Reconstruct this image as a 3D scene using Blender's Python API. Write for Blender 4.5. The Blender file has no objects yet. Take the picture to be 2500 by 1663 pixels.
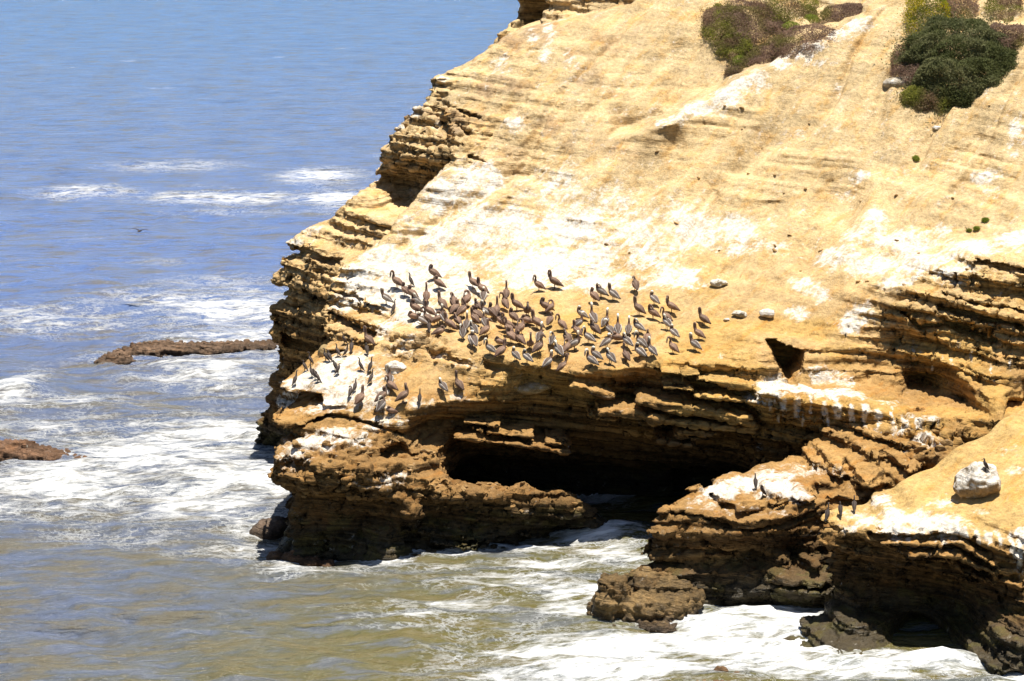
import bpy, math, random, numpy as np
from mathutils import Vector
from mathutils.bvhtree import BVHTree
random.seed(7); rng = np.random.default_rng(11)
scene = bpy.context.scene
COL = scene.collection

# ------------------------------------------------------------------ camera, sky, sun, exposure
CAM_H, PITCH, FPX = 30.0, math.radians(10.6), 6430.0
cam_d = bpy.data.cameras.new('camera'); cam = bpy.data.objects.new('camera', cam_d); COL.objects.link(cam)
cam.location = (0, 0, CAM_H); cam.rotation_euler = (math.pi/2 - PITCH, 0, 0)
cam_d.sensor_width = 36.0; cam_d.lens = 36.0*FPX/2500.0; cam_d.clip_start = 1.0; cam_d.clip_end = 60000.0
scene.camera = cam

SUN_TO = Vector((0.14, 0.0, 0.98)).normalized()
sun_el = math.asin(SUN_TO.z); sun_az = math.atan2(SUN_TO.x, SUN_TO.y)
world = bpy.data.worlds.new('World'); scene.world = world; world.use_nodes = True
nt = world.node_tree; nt.nodes.clear()
sky = nt.nodes.new('ShaderNodeTexSky'); sky.sky_type = 'NISHITA'; sky.sun_disc = False
sky.sun_elevation = sun_el; sky.sun_rotation = sun_az; sky.air_density = 1.0; sky.dust_density = 0.6; sky.ozone_density = 1.6
bg = nt.nodes.new('ShaderNodeBackground'); bg.inputs['Strength'].default_value = 0.054
wo = nt.nodes.new('ShaderNodeOutputWorld')
nt.links.new(sky.outputs[0], bg.inputs[0]); nt.links.new(bg.outputs[0], wo.inputs[0])
sun_d = bpy.data.lights.new('sun', 'SUN'); sun_d.energy = 5.0; sun_d.angle = math.radians(0.5); sun_d.color = (1.0, 0.935, 0.82)
sun = bpy.data.objects.new('sun', sun_d); COL.objects.link(sun)
sun.rotation_euler = (-SUN_TO).to_track_quat('-Z', 'Y').to_euler(); sun.location = (40, 60, 80)
scene.view_settings.view_transform = 'Standard'; scene.view_settings.look = 'None'
scene.view_settings.exposure = 0.72; scene.view_settings.gamma = 1.0
scene.view_settings.use_curve_mapping = False
scene.cycles.diffuse_bounces = 2; scene.cycles.max_bounces = 6

# ------------------------------------------------------------------ helpers
CP, SP = math.cos(PITCH), math.sin(PITCH)
def ray(u, v):
    a = (u-1250.0)/FPX; b = -(v-831.5)/FPX
    return (a, CP + b*SP, -SP + b*CP)
def at(u, v, Y):
    "survey point: where the sight line through a photo point stands at ground distance Y"
    d = ray(u, v); t = Y/d[1]
    return (d[0]*t, Y, CAM_H + d[2]*t)
def on_sea(u, v):
    d = ray(u, v); t = -CAM_H/d[2]
    return (d[0]*t, d[1]*t)

def tag(o, label=None, cat=None, group=None, kind=None):
    if label: o['label'] = label
    if cat: o['category'] = cat
    if group: o['group'] = group
    if kind: o['kind'] = kind
    return o
def link(name, me, parent=None, mat=None):
    o = bpy.data.objects.new(name, me); COL.objects.link(o)
    if parent is not None: o.parent = parent
    if mat is not None and me is not None and not me.materials: me.materials.append(mat)
    return o
def mesh_np(name, V, F, smooth=True):
    me = bpy.data.meshes.new(name)
    V = np.asarray(V, np.float32); F = np.asarray(F, np.int32); k = F.shape[1]
    me.vertices.add(len(V)); me.vertices.foreach_set('co', V.ravel())
    me.loops.add(F.size); me.loops.foreach_set('vertex_index', F.ravel())
    me.polygons.add(len(F)); me.polygons.foreach_set('loop_start', np.arange(0, F.size, k, dtype=np.int32))
    if smooth: me.polygons.foreach_set('use_smooth', np.ones(len(F), bool))
    me.update(calc_edges=True)
    return me
def set_col(me, name, C):
    a = me.attributes.new(name, 'FLOAT_COLOR', 'POINT')
    C = np.asarray(C, np.float32)
    if C.shape[1] == 3: C = np.concatenate([C, np.ones((len(C), 1), np.float32)], 1)
    a.data.foreach_set('color', C.ravel())
def set_val(me, name, A):
    a = me.attributes.new(name, 'FLOAT', 'POINT'); a.data.foreach_set('value', np.asarray(A, np.float32))

# lattice noise
NT = rng.random((64, 64, 64)).astype(np.float32)
NTF = NT.ravel()
def noise3(x, y, z):
    "smooth value noise, 0..1"
    x = np.asarray(x, np.float32); y = np.asarray(y, np.float32); z = np.asarray(z, np.float32)
    x, y, z = np.broadcast_arrays(x, y, z)
    xf = np.floor(x); yf = np.floor(y); zf = np.floor(z)
    fx = x-xf; fy = y-yf; fz = z-zf
    fx = fx*fx*(3-2*fx); fy = fy*fy*(3-2*fy); fz = fz*fz*(3-2*fz)
    i0 = xf.astype(np.int32) & 63; j0 = yf.astype(np.int32) & 63; k0 = zf.astype(np.int32) & 63
    i1 = ((i0+1) & 63) << 12; j1 = ((j0+1) & 63) << 6; k1 = (k0+1) & 63
    i0 = i0 << 12; j0 = j0 << 6
    def g(i, j):
        a = NTF[i+j+k0]; return a + (NTF[i+j+k1]-a)*fz
    a = g(i0, j0); a = a + (g(i0, j1)-a)*fy
    b = g(i1, j0); b = b + (g(i1, j1)-b)*fy
    return a + (b-a)*fx
def fbm(x, y, z, n=4, lac=2.1, gain=0.5):
    s = 0; a = 1.0; t = 0
    for i in range(n):
        s = s + a*noise3(x+i*17.3, y+i*9.1, z+i*5.7); t += a
        x = x*lac; y = y*lac; z = z*lac; a *= gain
    return s/t
def sstep(a, b, x):
    t = np.clip((x-a)/(b-a), 0, 1); return t*t*(3-2*t)
R1 = rng.random(4096).astype(np.float32)
R2 = rng.random(65536).astype(np.float32)
def beds(s, l, h, w, block=0.5):
    "rock beds: protrusion -0.5..0.5, constant through a bed, broken along it into blocks"
    q = s/h; i = np.floor(q).astype(np.int32); f = q-i
    def val(i):
        sm = noise3(l/(w*2.2)+R1[i & 4095]*40, i*0.731, 3.3)
        j = np.floor(l/(w*(0.6+R1[(i+77) & 4095])) + R1[(i+5) & 4095]*9).astype(np.int32)
        bl = R2[(i*131 + j*977) & 65535]
        return sm*1.5-0.25 if block <= 0 else (1-block)*(sm*1.5-0.25) + block*bl
    a = val(i); b = val(i+1)
    t = np.clip((f-0.72)/0.28, 0, 1)
    return a + (b-a)*t - 0.5
# ------------------------------------------------------------------ the rock: surveyed reliefs y = F(x, z)
class Relief:
    def __init__(self, pts, x0, x1, z0, z1, step=0.1, eps=0.15, zw=1.4, xl=None, kl=0.15, xr=None, kr=0.0, zt=None, kt=0.3):
        P = []; A = []
        for p in pts:
            u, v, Y = p[:3]; P.append(at(u, v, Y)); A.append(p[3] if len(p) > 3 else 0.5)
        P = np.array(P, float); A = np.array(A, float)
        X = np.stack([P[:, 0], P[:, 2]*zw], 1)
        D = np.sqrt(((X[:, None]-X[None])**2).sum(-1) + eps**2)
        n = len(X)
        M = np.zeros((n+3, n+3)); M[:n, :n] = D - 0.02*np.eye(n)
        M[:n, n] = 1; M[:n, n+1:] = X; M[n, :n] = 1; M[n+1:, :n] = X.T
        rhs = np.zeros((n+3, 2)); rhs[:n, 0] = P[:, 1]; rhs[:n, 1] = A
        W = np.linalg.lstsq(M, rhs, rcond=None)[0]
        self.x0, self.z0, self.step = x0, z0, step
        gx = np.arange(x0, x1+step, step); gz = np.arange(z0, z1+step, step)
        GX, GZ = np.meshgrid(gx, gz, indexing='ij')
        Q = np.stack([GX.ravel(), GZ.ravel()*zw], 1)
        out = np.empty((len(Q), 2))
        for s in range(0, len(Q), 20000):
            q = Q[s:s+20000]
            d = np.sqrt(((q[:, None]-X[None])**2).sum(-1) + eps**2)
            out[s:s+20000] = d @ W[:n] + W[n] + q @ W[n+1:]
        F = out[:, 0].reshape(GX.shape); R = np.clip(out[:, 1].reshape(GX.shape), 0.0, 1.2)
        F = np.clip(F, P[:, 1].min()-0.6, P[:, 1].max()+14)
        fx, fz = np.gradient(F, step)
        self.F = F.astype(np.float32); self.R = R.astype(np.float32)
        self.N = np.sqrt(1+fx*fx+fz*fz).astype(np.float32); self.fz = fz.astype(np.float32)
        self.shape = F.shape
        def line(L):
            Q = np.array([at(*p[:3]) for p in L]); Q = Q[np.argsort(Q[:, 2])]; return Q
        self.xl = None if xl is None else line(xl); self.kl = kl
        self.xr = None if xr is None else line(xr); self.kr = kr
        if zt is not None:
            Q = np.array([at(*p[:3]) for p in zt]); self.zt = Q[np.argsort(Q[:, 0])]
        else: self.zt = None
        self.kt = kt
    def look(self, G, x, z):
        a = np.clip((x-self.x0)/self.step, 0, self.shape[0]-1.001); b = np.clip((z-self.z0)/self.step, 0, self.shape[1]-1.001)
        i = a.astype(np.int32); j = b.astype(np.int32); fa = (a-i).astype(np.float32); fb = (b-j).astype(np.float32)
        return (G[i, j]*(1-fa)+G[i+1, j]*fa)*(1-fb) + (G[i, j+1]*(1-fa)+G[i+1, j+1]*fa)*fb
    def sdf(self, x, y, z, off, rr=None, st=None):
        "negative inside; off = how far the beds stand out"
        if not np.isscalar(off):
            r = np.clip((self.look(self.R, x, z) if rr is None else rr)*1.25, 0, 1)
            z0 = z; z = z + r*(stair(x, y, z) if st is None else st)
        F = self.look(self.F, x, z); N = self.look(self.N, x, z)
        if not np.isscalar(off): z = z0
        d = (F - off - y)/np.minimum(N, 4.0)
        if self.xl is not None:
            X = np.interp(z, self.xl[:, 2], self.xl[:, 0]); Ys = np.interp(z, self.xl[:, 2], self.xl[:, 1])
            e = (X - off*0.8 + self.kl*(y-Ys) - x)/math.sqrt(1+self.kl**2); d = smax(d, e, 0.35)
        if self.xr is not None:
            X = np.interp(z, self.xr[:, 2], self.xr[:, 0]); Ys = np.interp(z, self.xr[:, 2], self.xr[:, 1])
            e = (x - X - off*0.8 - self.kr*(y-Ys))/math.sqrt(1+self.kr**2); d = smax(d, e, 0.35)
        if self.zt is not None:
            Z = np.interp(x, self.zt[:, 0], self.zt[:, 2]); Ys = np.interp(x, self.zt[:, 0], self.zt[:, 1])
            e = (z - Z + self.kt*(y-Ys) - off*0.5)/math.sqrt(1+self.kt**2); d = smax(d, e, 0.3)
        return d
def smax(a, b, k):
    h = np.clip(0.5 + 0.5*(a-b)/k, 0, 1); return b + (a-b)*h + k*h*(1-h)
def smin(a, b, k): return -smax(-a, -b, k)

def bed_coord(x, y, z):
    return z + 0.125*x - 0.03*y + 1.1*(noise3(x/11+3, y/13, 1.7)-0.5) + 0.25*(noise3(x/2.7, y/3.1, z/9+4)-0.5)

def stair(x, y, z):
    "beds weather into steps: risers through a bed, a tread at its top"
    s = bed_coord(x, y, z); s = s + 0.5*(noise3(s*0.9, x/14, y/14)-0.5)
    def st(q, h):
        q = q/h; i = np.floor(q); f = q-i
        return (i + sstep(0.78, 1.0, f) - q)*h
    return 0.85*st(s, 0.62) + 0.5*st(s*1.0+0.21, 0.23)
SL, TE, CL, RO = 0.06, 0.13, 0.95, 0.75
main_pts = [
 # crest and upper slope
 (1365,51,138,SL),(1609,0,139,SL),(1800,0,138.5,.1),(2000,-5,139,.1),(2200,0,138,.1),(2500,0,136,SL),(2650,0,135.5,SL),
 (1300,-120,146,SL),(1800,-120,145,SL),(2300,-120,144,SL),(2700,-120,143,SL),
 (1239,85,137,.2),(1134,155,135.6,.35),(1090,185,134.8,.4),
 (1200,200,133.8,.25),(1350,150,134.8,.2),(1500,110,135.8,.1),(1500,200,133.2,.12),(1640,130,135.5,.1),(1640,210,132.8,.1),
 (1760,225,131.4,SL),(1700,150,134.6,.1),(1850,165,132.6,SL),(1900,90,136.0,.1),(1980,95,133.6,SL),(2000,30,137.6,.1),(2130,35,135.4,SL),
 (2100,200,131.6,SL),(2190,60,135.2,.1),(2200,150,133.0,.1),(2350,150,131.9,.1),(2480,120,131.7,SL),(2650,150,130.0,SL),
 (1130,300,131.3,.5),(1100,390,128.9,.4),(1300,250,131.9,.2),(1300,350,129.9,.2),(1500,320,130.2,.12),(1700,300,129.9,SL),(1640,300,129.4,.15),(1660,360,129.0,.15),(2000,300,129.2,SL),
 (2250,290,129.0,SL),(2500,290,127.3,.15),(2650,300,126.5,SL),
 (1180,400,128.4,.3),(1320,420,128.2,.3),(1500,430,127.6,SL),(1700,430,127.3,SL),(1900,430,126.6,SL),(2200,430,126.2,SL),(2500,430,124.4,.12),(2650,450,123.5,SL),
 (1010,520,125.9,.2),(1150,500,126.2,.12),(1350,520,125.8,SL),(1600,520,125.5,SL),(1900,520,124.7,SL),(2134,518,123.4,SL),(2060,500,124.9,SL),
 # slope foot / terrace
 (900,635,123.0,.3),(1000,600,124.1,.2),(1150,600,124.0,.12),(1400,600,124.0,SL),(1700,600,123.4,SL),(1900,600,122.2,SL),(1990,640,120.9,SL),(2080,610,120.3,.1),
 (820,665,121.6,.7),(805,720,121.1,.9),(930,690,121.6,.3),(1050,680,121.8,.15),(1250,680,121.8,TE),(1450,680,121.7,TE),(1650,680,121.1,TE),(1800,690,120.2,TE),(1934,705,118.9,TE),
 (800,780,120.4,.9),(900,770,119.6,.9),(910,820,118.2,.8),(960,760,119.7,.3),(1050,760,119.3,TE),(1250,770,118.6,TE),(1450,780,118.0,TE),(1650,780,117.6,TE),(1850,790,116.6,TE),
 (1040,820,116.6,.3),(1150,840,115.6,TE),(1350,850,115.0,TE),(1550,850,114.6,TE),(1720,850,114.3,TE),(1850,850,114.2,.3),
 (939,812,118.0,.5),(978,831,116.9,.5),(1041,849,115.6,.5),(1110,864,114.8,.4),(1186,881,113.9,.4),(1282,903,113.0,.4),(1398,921,112.3,.4),(1500,915,112.2,.4),(1619,897,112.4,.5),(1715,898,112.4,.6),(1800,905,112.4,.8),(1870,905,112.7,.8),
 # right side above the lower shelves
 (2050,680,119.0,.1),(2200,660,118.9,.15),(2300,600,120.3,SL),(2400,600,119.6,.15),(2500,600,119.0,.15),(2650,600,118.5,.2),
 (2050,760,117.6,.15),(2140,745,117.2,.4),(2175,744,116.9,.9),(2277,692,117.0,.9),(2379,648,117.2,.9),(2500,655,116.6,.9),(2650,660,116.2,.9),
 (2000,820,116.3,.3),(2080,830,116.2,.4),(2060,900,115.0,.4),(1990,880,114.6,.4),
 (2200,800,116.3,CL),(2350,760,116.3,CL),(2480,750,115.7,CL),(2250,860,115.9,CL),(2400,840,115.3,CL),(2500,860,114.8,CL),(2650,860,114,CL),
 (2130,860,116.0,.6),(2140,905,115.8,.6),(2220,900,115.6,.8),(2300,900,115.0,.7),(2400,910,114.4,.7),(2500,920,113.9,.6),
 (2215,953,116.3,.8),(2275,960,116.6,.8),(2330,965,116.6,.8),(2385,968,116.3,.8),(2430,970,115.6,.8),(2500,962,114.0,.4),
 (2120,945,114.4,.5),(2000,935,113.7,.5),(1900,945,112.5,.7),(1830,960,112.0,.7),(2230,990,113.9,.4),(2310,998,113.5,.4),(2390,1006,113.0,.4),(2500,980,112.8,.4),(2650,960,113,.4),
 # white nose and stained ledge
 (1845,978,111.7,.7),(1950,1000,110.9,.6),(2100,1022,110.5,.6),(2240,1030,110.5,.4),(1880,1020,112.2,.9),(1850,1055,113.2,.9),(1950,1050,111.9,.9),(2050,1060,111.3,.8),(1960,1095,112.9,.9),
 (2030,1110,111.6,.9),(2100,1070,109.9,.5),(2200,1080,109.0,.4),(2320,1090,108.3,.3),(2120,1120,109.1,.5),(2240,1130,107.7,.5),(2320,1140,106.9,.3),(2450,1040,109.5,.3),
 (1850,1110,114.4,.9),(1870,1150,113.5,.9),(2000,1180,111.5,.9),(2200,1180,109,.8),
 # overhang and cave
 (1282,930,114.5,.7),(1290,985,114.8,.7),(1310,1050,115.0,.7),(1260,1092,116.0,.7),(1250,1120,118.0,.6),(1240,1150,122.5,.4),
 (1200,930,113.5,.5),(1225,962,113.2,.6),
 (1003,1012,111.9,.5),(1069,992,112.5,.5),(1141,986,112.8,.5),(1175,962,113.1,.5),
 (1045,1050,114.6,.6),(1030,1100,115.2,.5),(1130,1040,114.6,.7),(1110,1100,115.8,.7),(1090,1150,119.0,.4),
 (1400,948,114.4,.7),(1420,1010,114.7,.7),(1440,1080,115.7,.7),(1450,1130,118.6,.5),(1450,1170,123.5,.4),
 (1550,930,113.7,.8),(1560,990,114.0,.8),(1580,1050,114.6,.8),(1580,1110,116.4,.7),(1600,1160,122,.4),
 (1680,925,113.1,.8),(1680,985,113.5,.8),(1690,1050,114.2,.8),(1700,1110,115.8,.7),(1700,1155,120,.4),
 (1800,950,112.5,CL),(1805,1000,113.0,CL),(1805,1060,113.9,CL),(1800,1110,115.6,.7),(1790,1150,119.5,.5),
 (1100,1200,127,.3),(1300,1200,128,.3),(1500,1200,128,.3),(1700,1190,126,.3),(1850,1200,122,.3),(1450,1280,130,.3),(1150,1280,128,.3),(1750,1280,127,.3),(1950,1250,118,.4),(1450,1390,130,.3),(1800,1390,126,.3),(2300,1250,112,.4),(2300,1400,112,.4),
 # cormorant slope and lower buttress
 (859,854,116.5,.25),(923,838,117.3,.3),(960,860,116.1,.3),(1050,890,114.7,.2),(1120,920,113.8,.2),(771,895,114.9,.25),(900,900,114.6,.2),(1000,940,113.6,.15),(1100,960,113.3,.2),
 (732,925,114.7,.25),(692,942,114.4,.3),(674,962,113.9,.35),(670,985,113.3,.6),(690,1003,112.9,.8),(760,985,112.8,.4),(850,985,112.5,.3),(930,985,112.4,.3),(985,1000,112.1,.3),
 (725,1035,114.6,.9),(700,1045,114.8,.9),(790,1040,111.7,.6),(850,1040,111.5,.5),(930,1040,111.5,.5),(990,1060,111.6,.6),
 (729,1062,111.2,.8),(694,1078,110.7,.8),(678,1094,110.4,.8),(850,1080,110.5,.7),(950,1110,110.7,.7),(1000,1122,110.9,.6),
 (680,1118,109.8,.8),(760,1120,109.5,.8),(850,1130,109.3,.8),(950,1150,109.4,.8),(1040,1140,110.5,.6),
 (690,1175,108.9,.8),(760,1190,108.5,.8),(850,1190,108.3,.8),(950,1200,108.5,.8),(1050,1200,109.2,.7),
 (700,1222,110.3,.7),(780,1225,110.3,.7),(850,1228,110.3,.7),(950,1240,110.2,.7),(1050,1260,110.3,.7),
 (700,1290,110.5,.6),(850,1290,110.5,.6),(1000,1300,110.5,.6),(690,1345,109.7,.6),(850,1378,109.4,.5),(1000,1374,109.6,.6),(680,1420,109.4,.5),(900,1420,109.2,.5),
]
main_xl = [(1640,-60,142),(1545,10,139),(1365,51,138),(1245,83,137.2),(1140,155,135.8),(1085,200,134.6),(1085,260,133.2),(1095,330,131),(1103,397,128.8),(1065,441,127.9),(1042,464,127.3),
 (994,515,126.3),(969,560,125.4),(890,620,123.6),(814,658,122),(803,690,121.5),(788,735,121),(790,780,120.5),(815,830,119),(850,853,116.8),(771,893,115.2),(732,923,114.9),(691,938,114.5),(671,958,114),(667,981,113.4),(690,1002,113),
 (745,1030,113),(725,1058,111.6),(694,1075,110.9),(677,1092,110.4),(679,1116,110),(673,1138,109.7),(659,1165,109.3),(683,1199,109.3),(706,1220,110),(686,1247,110),(687,1290,110),(690,1320,109.9),(669,1338,109.8),(661,1366,109.5),(655,1400,109.3)]
rear_pts = [
 (1239,83,138,.3),(1134,153,136.4,.5),(1061,200,134.6,.9),(1049,224,134,.9),(1100,220,134.2,.6),(1026,265,133.4,.7),(1100,290,132.6,.6),(990,290,132.7,.8),(964,315,132.2,.9),(1060,340,131.6,.8),
 (1000,360,130.7,.9),(1090,372,129.6,.9),(937,375,131.3,.8),(1000,388,130.2,.8),(1060,398,129.3,.8),(930,420,131.9,.7),(980,440,131.7,.7),(1040,440,131.2,.7),(1080,420,130.5,.7),(918,458,131.9,.7),(960,485,131.8,.7),(990,505,131.5,.7),(1030,480,131,.7),
 (870,485,129.6,.6),(915,500,129.6,.6),(950,520,128.6,.6),(990,540,127.6,.6),(809,533,129.3,.6),(870,540,128.2,.7),(930,555,126.9,.9),(975,575,125.6,.9),(742,565,128.8,.6),(800,575,128.2,.6),(880,590,126.9,.6),(930,610,125.2,.6),
 (711,592,128.3,.8),(780,605,127.2,.6),(850,630,125.6,.6),
 (700,640,127.9,1),(760,650,126.7,1),(830,670,125,1),(690,690,127.7,1),(760,710,126.2,1),(820,730,124.4,1),
 (680,750,127.5,1),(750,780,126,1),(800,800,124.3,1),(680,820,127.6,1),(750,840,126.4,1),(820,850,124.5,1),(670,870,127.8,.8),(750,900,126.6,.8),
 (660,930,128.1,.8),(700,960,127.6,.8),(655,1000,128.8,.8),(700,1030,127.8,.8),(620,1045,129.8,.8),(650,1060,129.3,.8),(700,1080,128.6,.8),(615,1092,130.4,.8),(680,1110,130.2,.8),(615,1150,130.6,.8),(1000,800,121,.8),(1000,1000,121,.8),(1300,600,126,.5),(1300,200,137,.5),(1300,60,141,.5),
]
rear_xl = [(1300,60,139.5),(1239,83,138),(1134,153,136.4),(1061,200,134.6),(1049,224,134),(1026,265,133.4),(964,312,132.4),(937,370,131.6),(907,438,131.2),(867,483,129.8),(809,531,129.4),(742,562,128.9),(711,588,128.5),(709,618,128.2),
 (696,650,128),(680,677,127.9),(694,708,127.8),(670,750,127.7),(674,800,127.7),(683,831,127.7),(664,853,127.8),(665,890,128),(655,918,128.2),(655,959,128.6),(650,1005,129),(619,1036,129.8),(606,1053,130.1),(614,1092,130.5),(605,1130,130.6)]
tongue_pts = [
 (1003,1122,111.2,.6),(1050,1128,111.5,.6),(1090,1160,111,.6),(1150,1188,110.6,.7),(1200,1185,110.9,.8),(1267,1184,111.2,.8),(1332,1202,111.5,.8),(1400,1207,112,.8),(1424,1236,112.3,.7),(1477,1274,113,.7),(1495,1296,113.4,.6),
 (1000,1180,109.4,.8),(1100,1215,109.5,.8),(1200,1225,109.9,.8),(1300,1235,110.4,.8),(1390,1245,111.3,.8),(1450,1285,112.4,.7),
 (1000,1232,110.0,.7),(1100,1240,110.5,.7),(1200,1258,110.9,.7),(1300,1272,111.5,.7),(1380,1285,112.1,.7),
 (1000,1290,110.5,.7),(1100,1300,110.6,.7),(1200,1310,111.0,.7),(1300,1315,111.9,.7),(900,1340,110.1,.7),(1000,1350,110.0,.7),(1076,1368,109.7,.8),(1200,1352,110.5,.8),(1300,1333,111.9,.7),(1363,1306,113,.7),(1460,1306,113.2,.6),(1000,1420,109.3,.6),(1300,1400,111.2,.6),(1460,1380,113,.6)]
tongue_zt = [(880,1090,111.5),(985,1115,111.3),(1069,1121,111.6),(1080,1150,111.4),(1103,1181,111),(1190,1181,111.3),(1230,1191,111.4),(1267,1181,111.6),(1332,1199,111.8),(1359,1192,112),(1405,1207,112.3),(1426,1235,112.5),(1477,1273,113.1),(1492,1295,113.3),(1530,1400,113.6)]
headland_pts = [(1280,-60,149.5,.9),(1280,10,150,.9),(1290,40,150.5,.8),(1300,70,150.8,.8),(1240,70,147.6,.7),(1215,95,146.8,.7),(1260,50,148.8,.7),(1450,-60,148.5,.9),(1450,5,149.2,.9),(1450,30,150.3,.8),(1600,-40,148,.9),(1700,-20,147.5,.9),(1400,120,150.5,.6),(1250,140,147,.6),(1300,400,147,.5),(1700,400,149,.5),(1200,-60,149,.9),
 (1280,-160,155,.6),(1600,-160,155,.6)]
headland_xl = [(1290,-120,153),(1276,-40,150),(1273,0,150),(1267,24,149.6),(1250,43,148.6),(1226,66,147.4),(1207,95,146.8),(1195,140,146.4),(1190,400,146)]
shelf_pts = [  # middle shelf
 (1721,1190,104.8,.5),(1822,1153,107.2,.4),(1900,1140,108.2,.4),(1958,1130,108.8,.8),(1984,1112,109.6,.9),(2060,1120,109.4,.9),(2150,1130,109,.9),(2250,1130,108.5,.9),
 (1780,1185,105.2,.6),(1900,1175,105.9,.6),(2000,1165,106.2,.85),(2051,1160,106.2,.9),(2150,1165,105.9,.9),(2221,1180,105.2,.9),
 (1721,1200,104.2,.6),(1760,1228,103.3,.7),(1814,1250,102.5,.8),(1890,1233,103.0,.8),(1960,1216,103.3,.8),(2000,1190,104.6,.8),(2100,1180,105.2,.8),(2221,1195,105.0,.8),
 (1648,1218,103.3,.8),(1690,1238,102.9,.8),(1750,1262,102.2,.8),(1797,1285,101.5,.8),(1860,1280,101.7,.7),(1890,1270,102.0,.8),(1960,1250,102.9,.9),
 (2040,1230,104.8,.9),(2130,1240,104.8,.9),(2220,1240,104.7,.9),
 (1612,1262,102.7,.8),(1640,1290,102.4,.9),(1720,1310,102.2,.9),(1810,1320,102.2,.9),(1900,1320,102.6,.9),(2000,1310,103.6,.9),(2080,1300,104.2,.9),
 (1565,1322,102.0,.7),(1640,1350,102.0,.9),(1740,1370,102.0,.9),(1840,1370,103.0,.9),(1930,1365,103.4,.9),(2010,1370,103.4,.9),
 (1565,1400,101.6,.8),(1650,1410,101.4,.9),(1740,1420,101.5,.8),(1830,1420,101.7,.8),(1930,1402,101.5,.5),(2000,1400,101.4,.5),
 (1930,1440,100.9,.5),(2010,1450,100.8,.6),(1830,1455,101.5,.7),(1740,1470,101.5,.7),(1650,1460,101.2,.7),
 (1746,1492,101.5,.6),(1850,1482,101.8,.6),(1940,1482,101.7,.6),(2010,1488,101.5,.6),(1560,1450,101,.6),(1650,1540,101.2,.5),(1850,1540,101.6,.5),(2050,1540,101.3,.5)]
shelf_xl = [(1720,1180,105),(1700,1196,104.4),(1648,1216,103.4),(1625,1235,103.0),(1610,1269,102.7),(1609,1305,102.3),(1562,1317,102.2),(1565,1358,102),(1559,1426,101.7),(1548,1460,101.5),(1540,1540,101.5)]
right_pts = [  # right shelf
 (2009,1279,98.8,.7),(2051,1263,99.3,.5),(2111,1250,99.8,.4),(2179,1213,100.8,.25),(2289,1158,102.3,.12),(2397,1065,104.6,.1),(2500,990,106.3,.1),(2620,920,108,.1),
 (2100,1280,98.4,.35),(2200,1270,98.3,.25),(2300,1250,98.6,.15),(2450,1250,98.2,.15),(2620,1250,97.6,.2),(2390,1180,100.3,.05),(2500,1150,100.8,.05),(2300,1200,100.4,.05),(2500,1060,103.6,.05),(2400,1110,102.7,.05),
 (2030,1308,98.2,.7),(2080,1305,97.9,.7),(2140,1296,97.6,.6),(2198,1299,97.3,.6),(2283,1307,97.0,.6),(2359,1315,96.7,.6),(2400,1340,96.4,.7),(2436,1360,96.0,.8),(2500,1330,96.0,.7),(2620,1330,95.6,.7),
 (2221,1330,97.4,1),(2300,1335,97.2,1),(2380,1350,96.8,1),(2090,1340,98.1,.9),(2160,1350,97.9,.9),
 (2221,1356,97.1,1),(2300,1362,97.0,1),(2360,1380,96.8,1),(2424,1425,96.3,1),(2500,1400,95.5,1),(2620,1400,95,1),
 (2030,1380,98.8,.8),(2050,1420,99.4,.8),(2150,1410,99.2,.7),(2250,1420,99.0,.7),(2350,1440,98.4,.8),(2430,1480,96.8,.9),(2500,1480,95.0,.9),
 (2250,1480,99.4,.5),(2150,1480,99.2,.5),(2360,1500,98.6,.6),(2040,1470,99.0,.7),
 (2250,1520,101.5,.3),(2200,1560,104,.3),(2300,1560,104,.3),(2250,1620,106,.3),(2340,1590,104,.3),
 (2010,1495,99.2,.7),(2080,1500,98.0,.7),(2100,1540,97.0,.6),(2040,1545,97.0,.6),(1977,1542,98.0,.6),(1940,1560,97.7,.5),(2000,1580,96.6,.6),(2080,1585,96.1,.6),(2150,1600,95.9,.6),(1996,1616,95.4,.5),(2060,1618,95.3,.5),(2150,1660,95.5,.5),
 (2420,1560,95.2,.9),(2500,1560,94.2,.9),(2400,1620,94.4,.8),(2500,1640,93.4,.8),(2400,1700,93.2,.7),(2620,1600,93,.8),(2000,1700,95,.5)]
right_xl = [(2009,1270,99.2),(2011,1279,98.9),(2013,1308,98.8),(1996,1354,98.9),(2011,1388,99.1),(2029,1419,99.4),(2009,1470,99.6),(2004,1512,99.2),(1977,1536,98.5),(1932,1556,98.1),(1920,1600,97.8)]

OCT = dict()
def pit(x, y, z, c, r):
    w = 0.5; x = x + w*(noise3(x*1.6, y*1.6, z*1.6)-0.5); z = z + w*(noise3(x*1.4+7, y*1.4, z*1.9)-0.5)
    return np.sqrt(((x-c[0])/r[0])**2 + ((y-c[1])/r[1])**2 + ((z-c[2])/r[2])**2)*min(r) - min(r)

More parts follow.
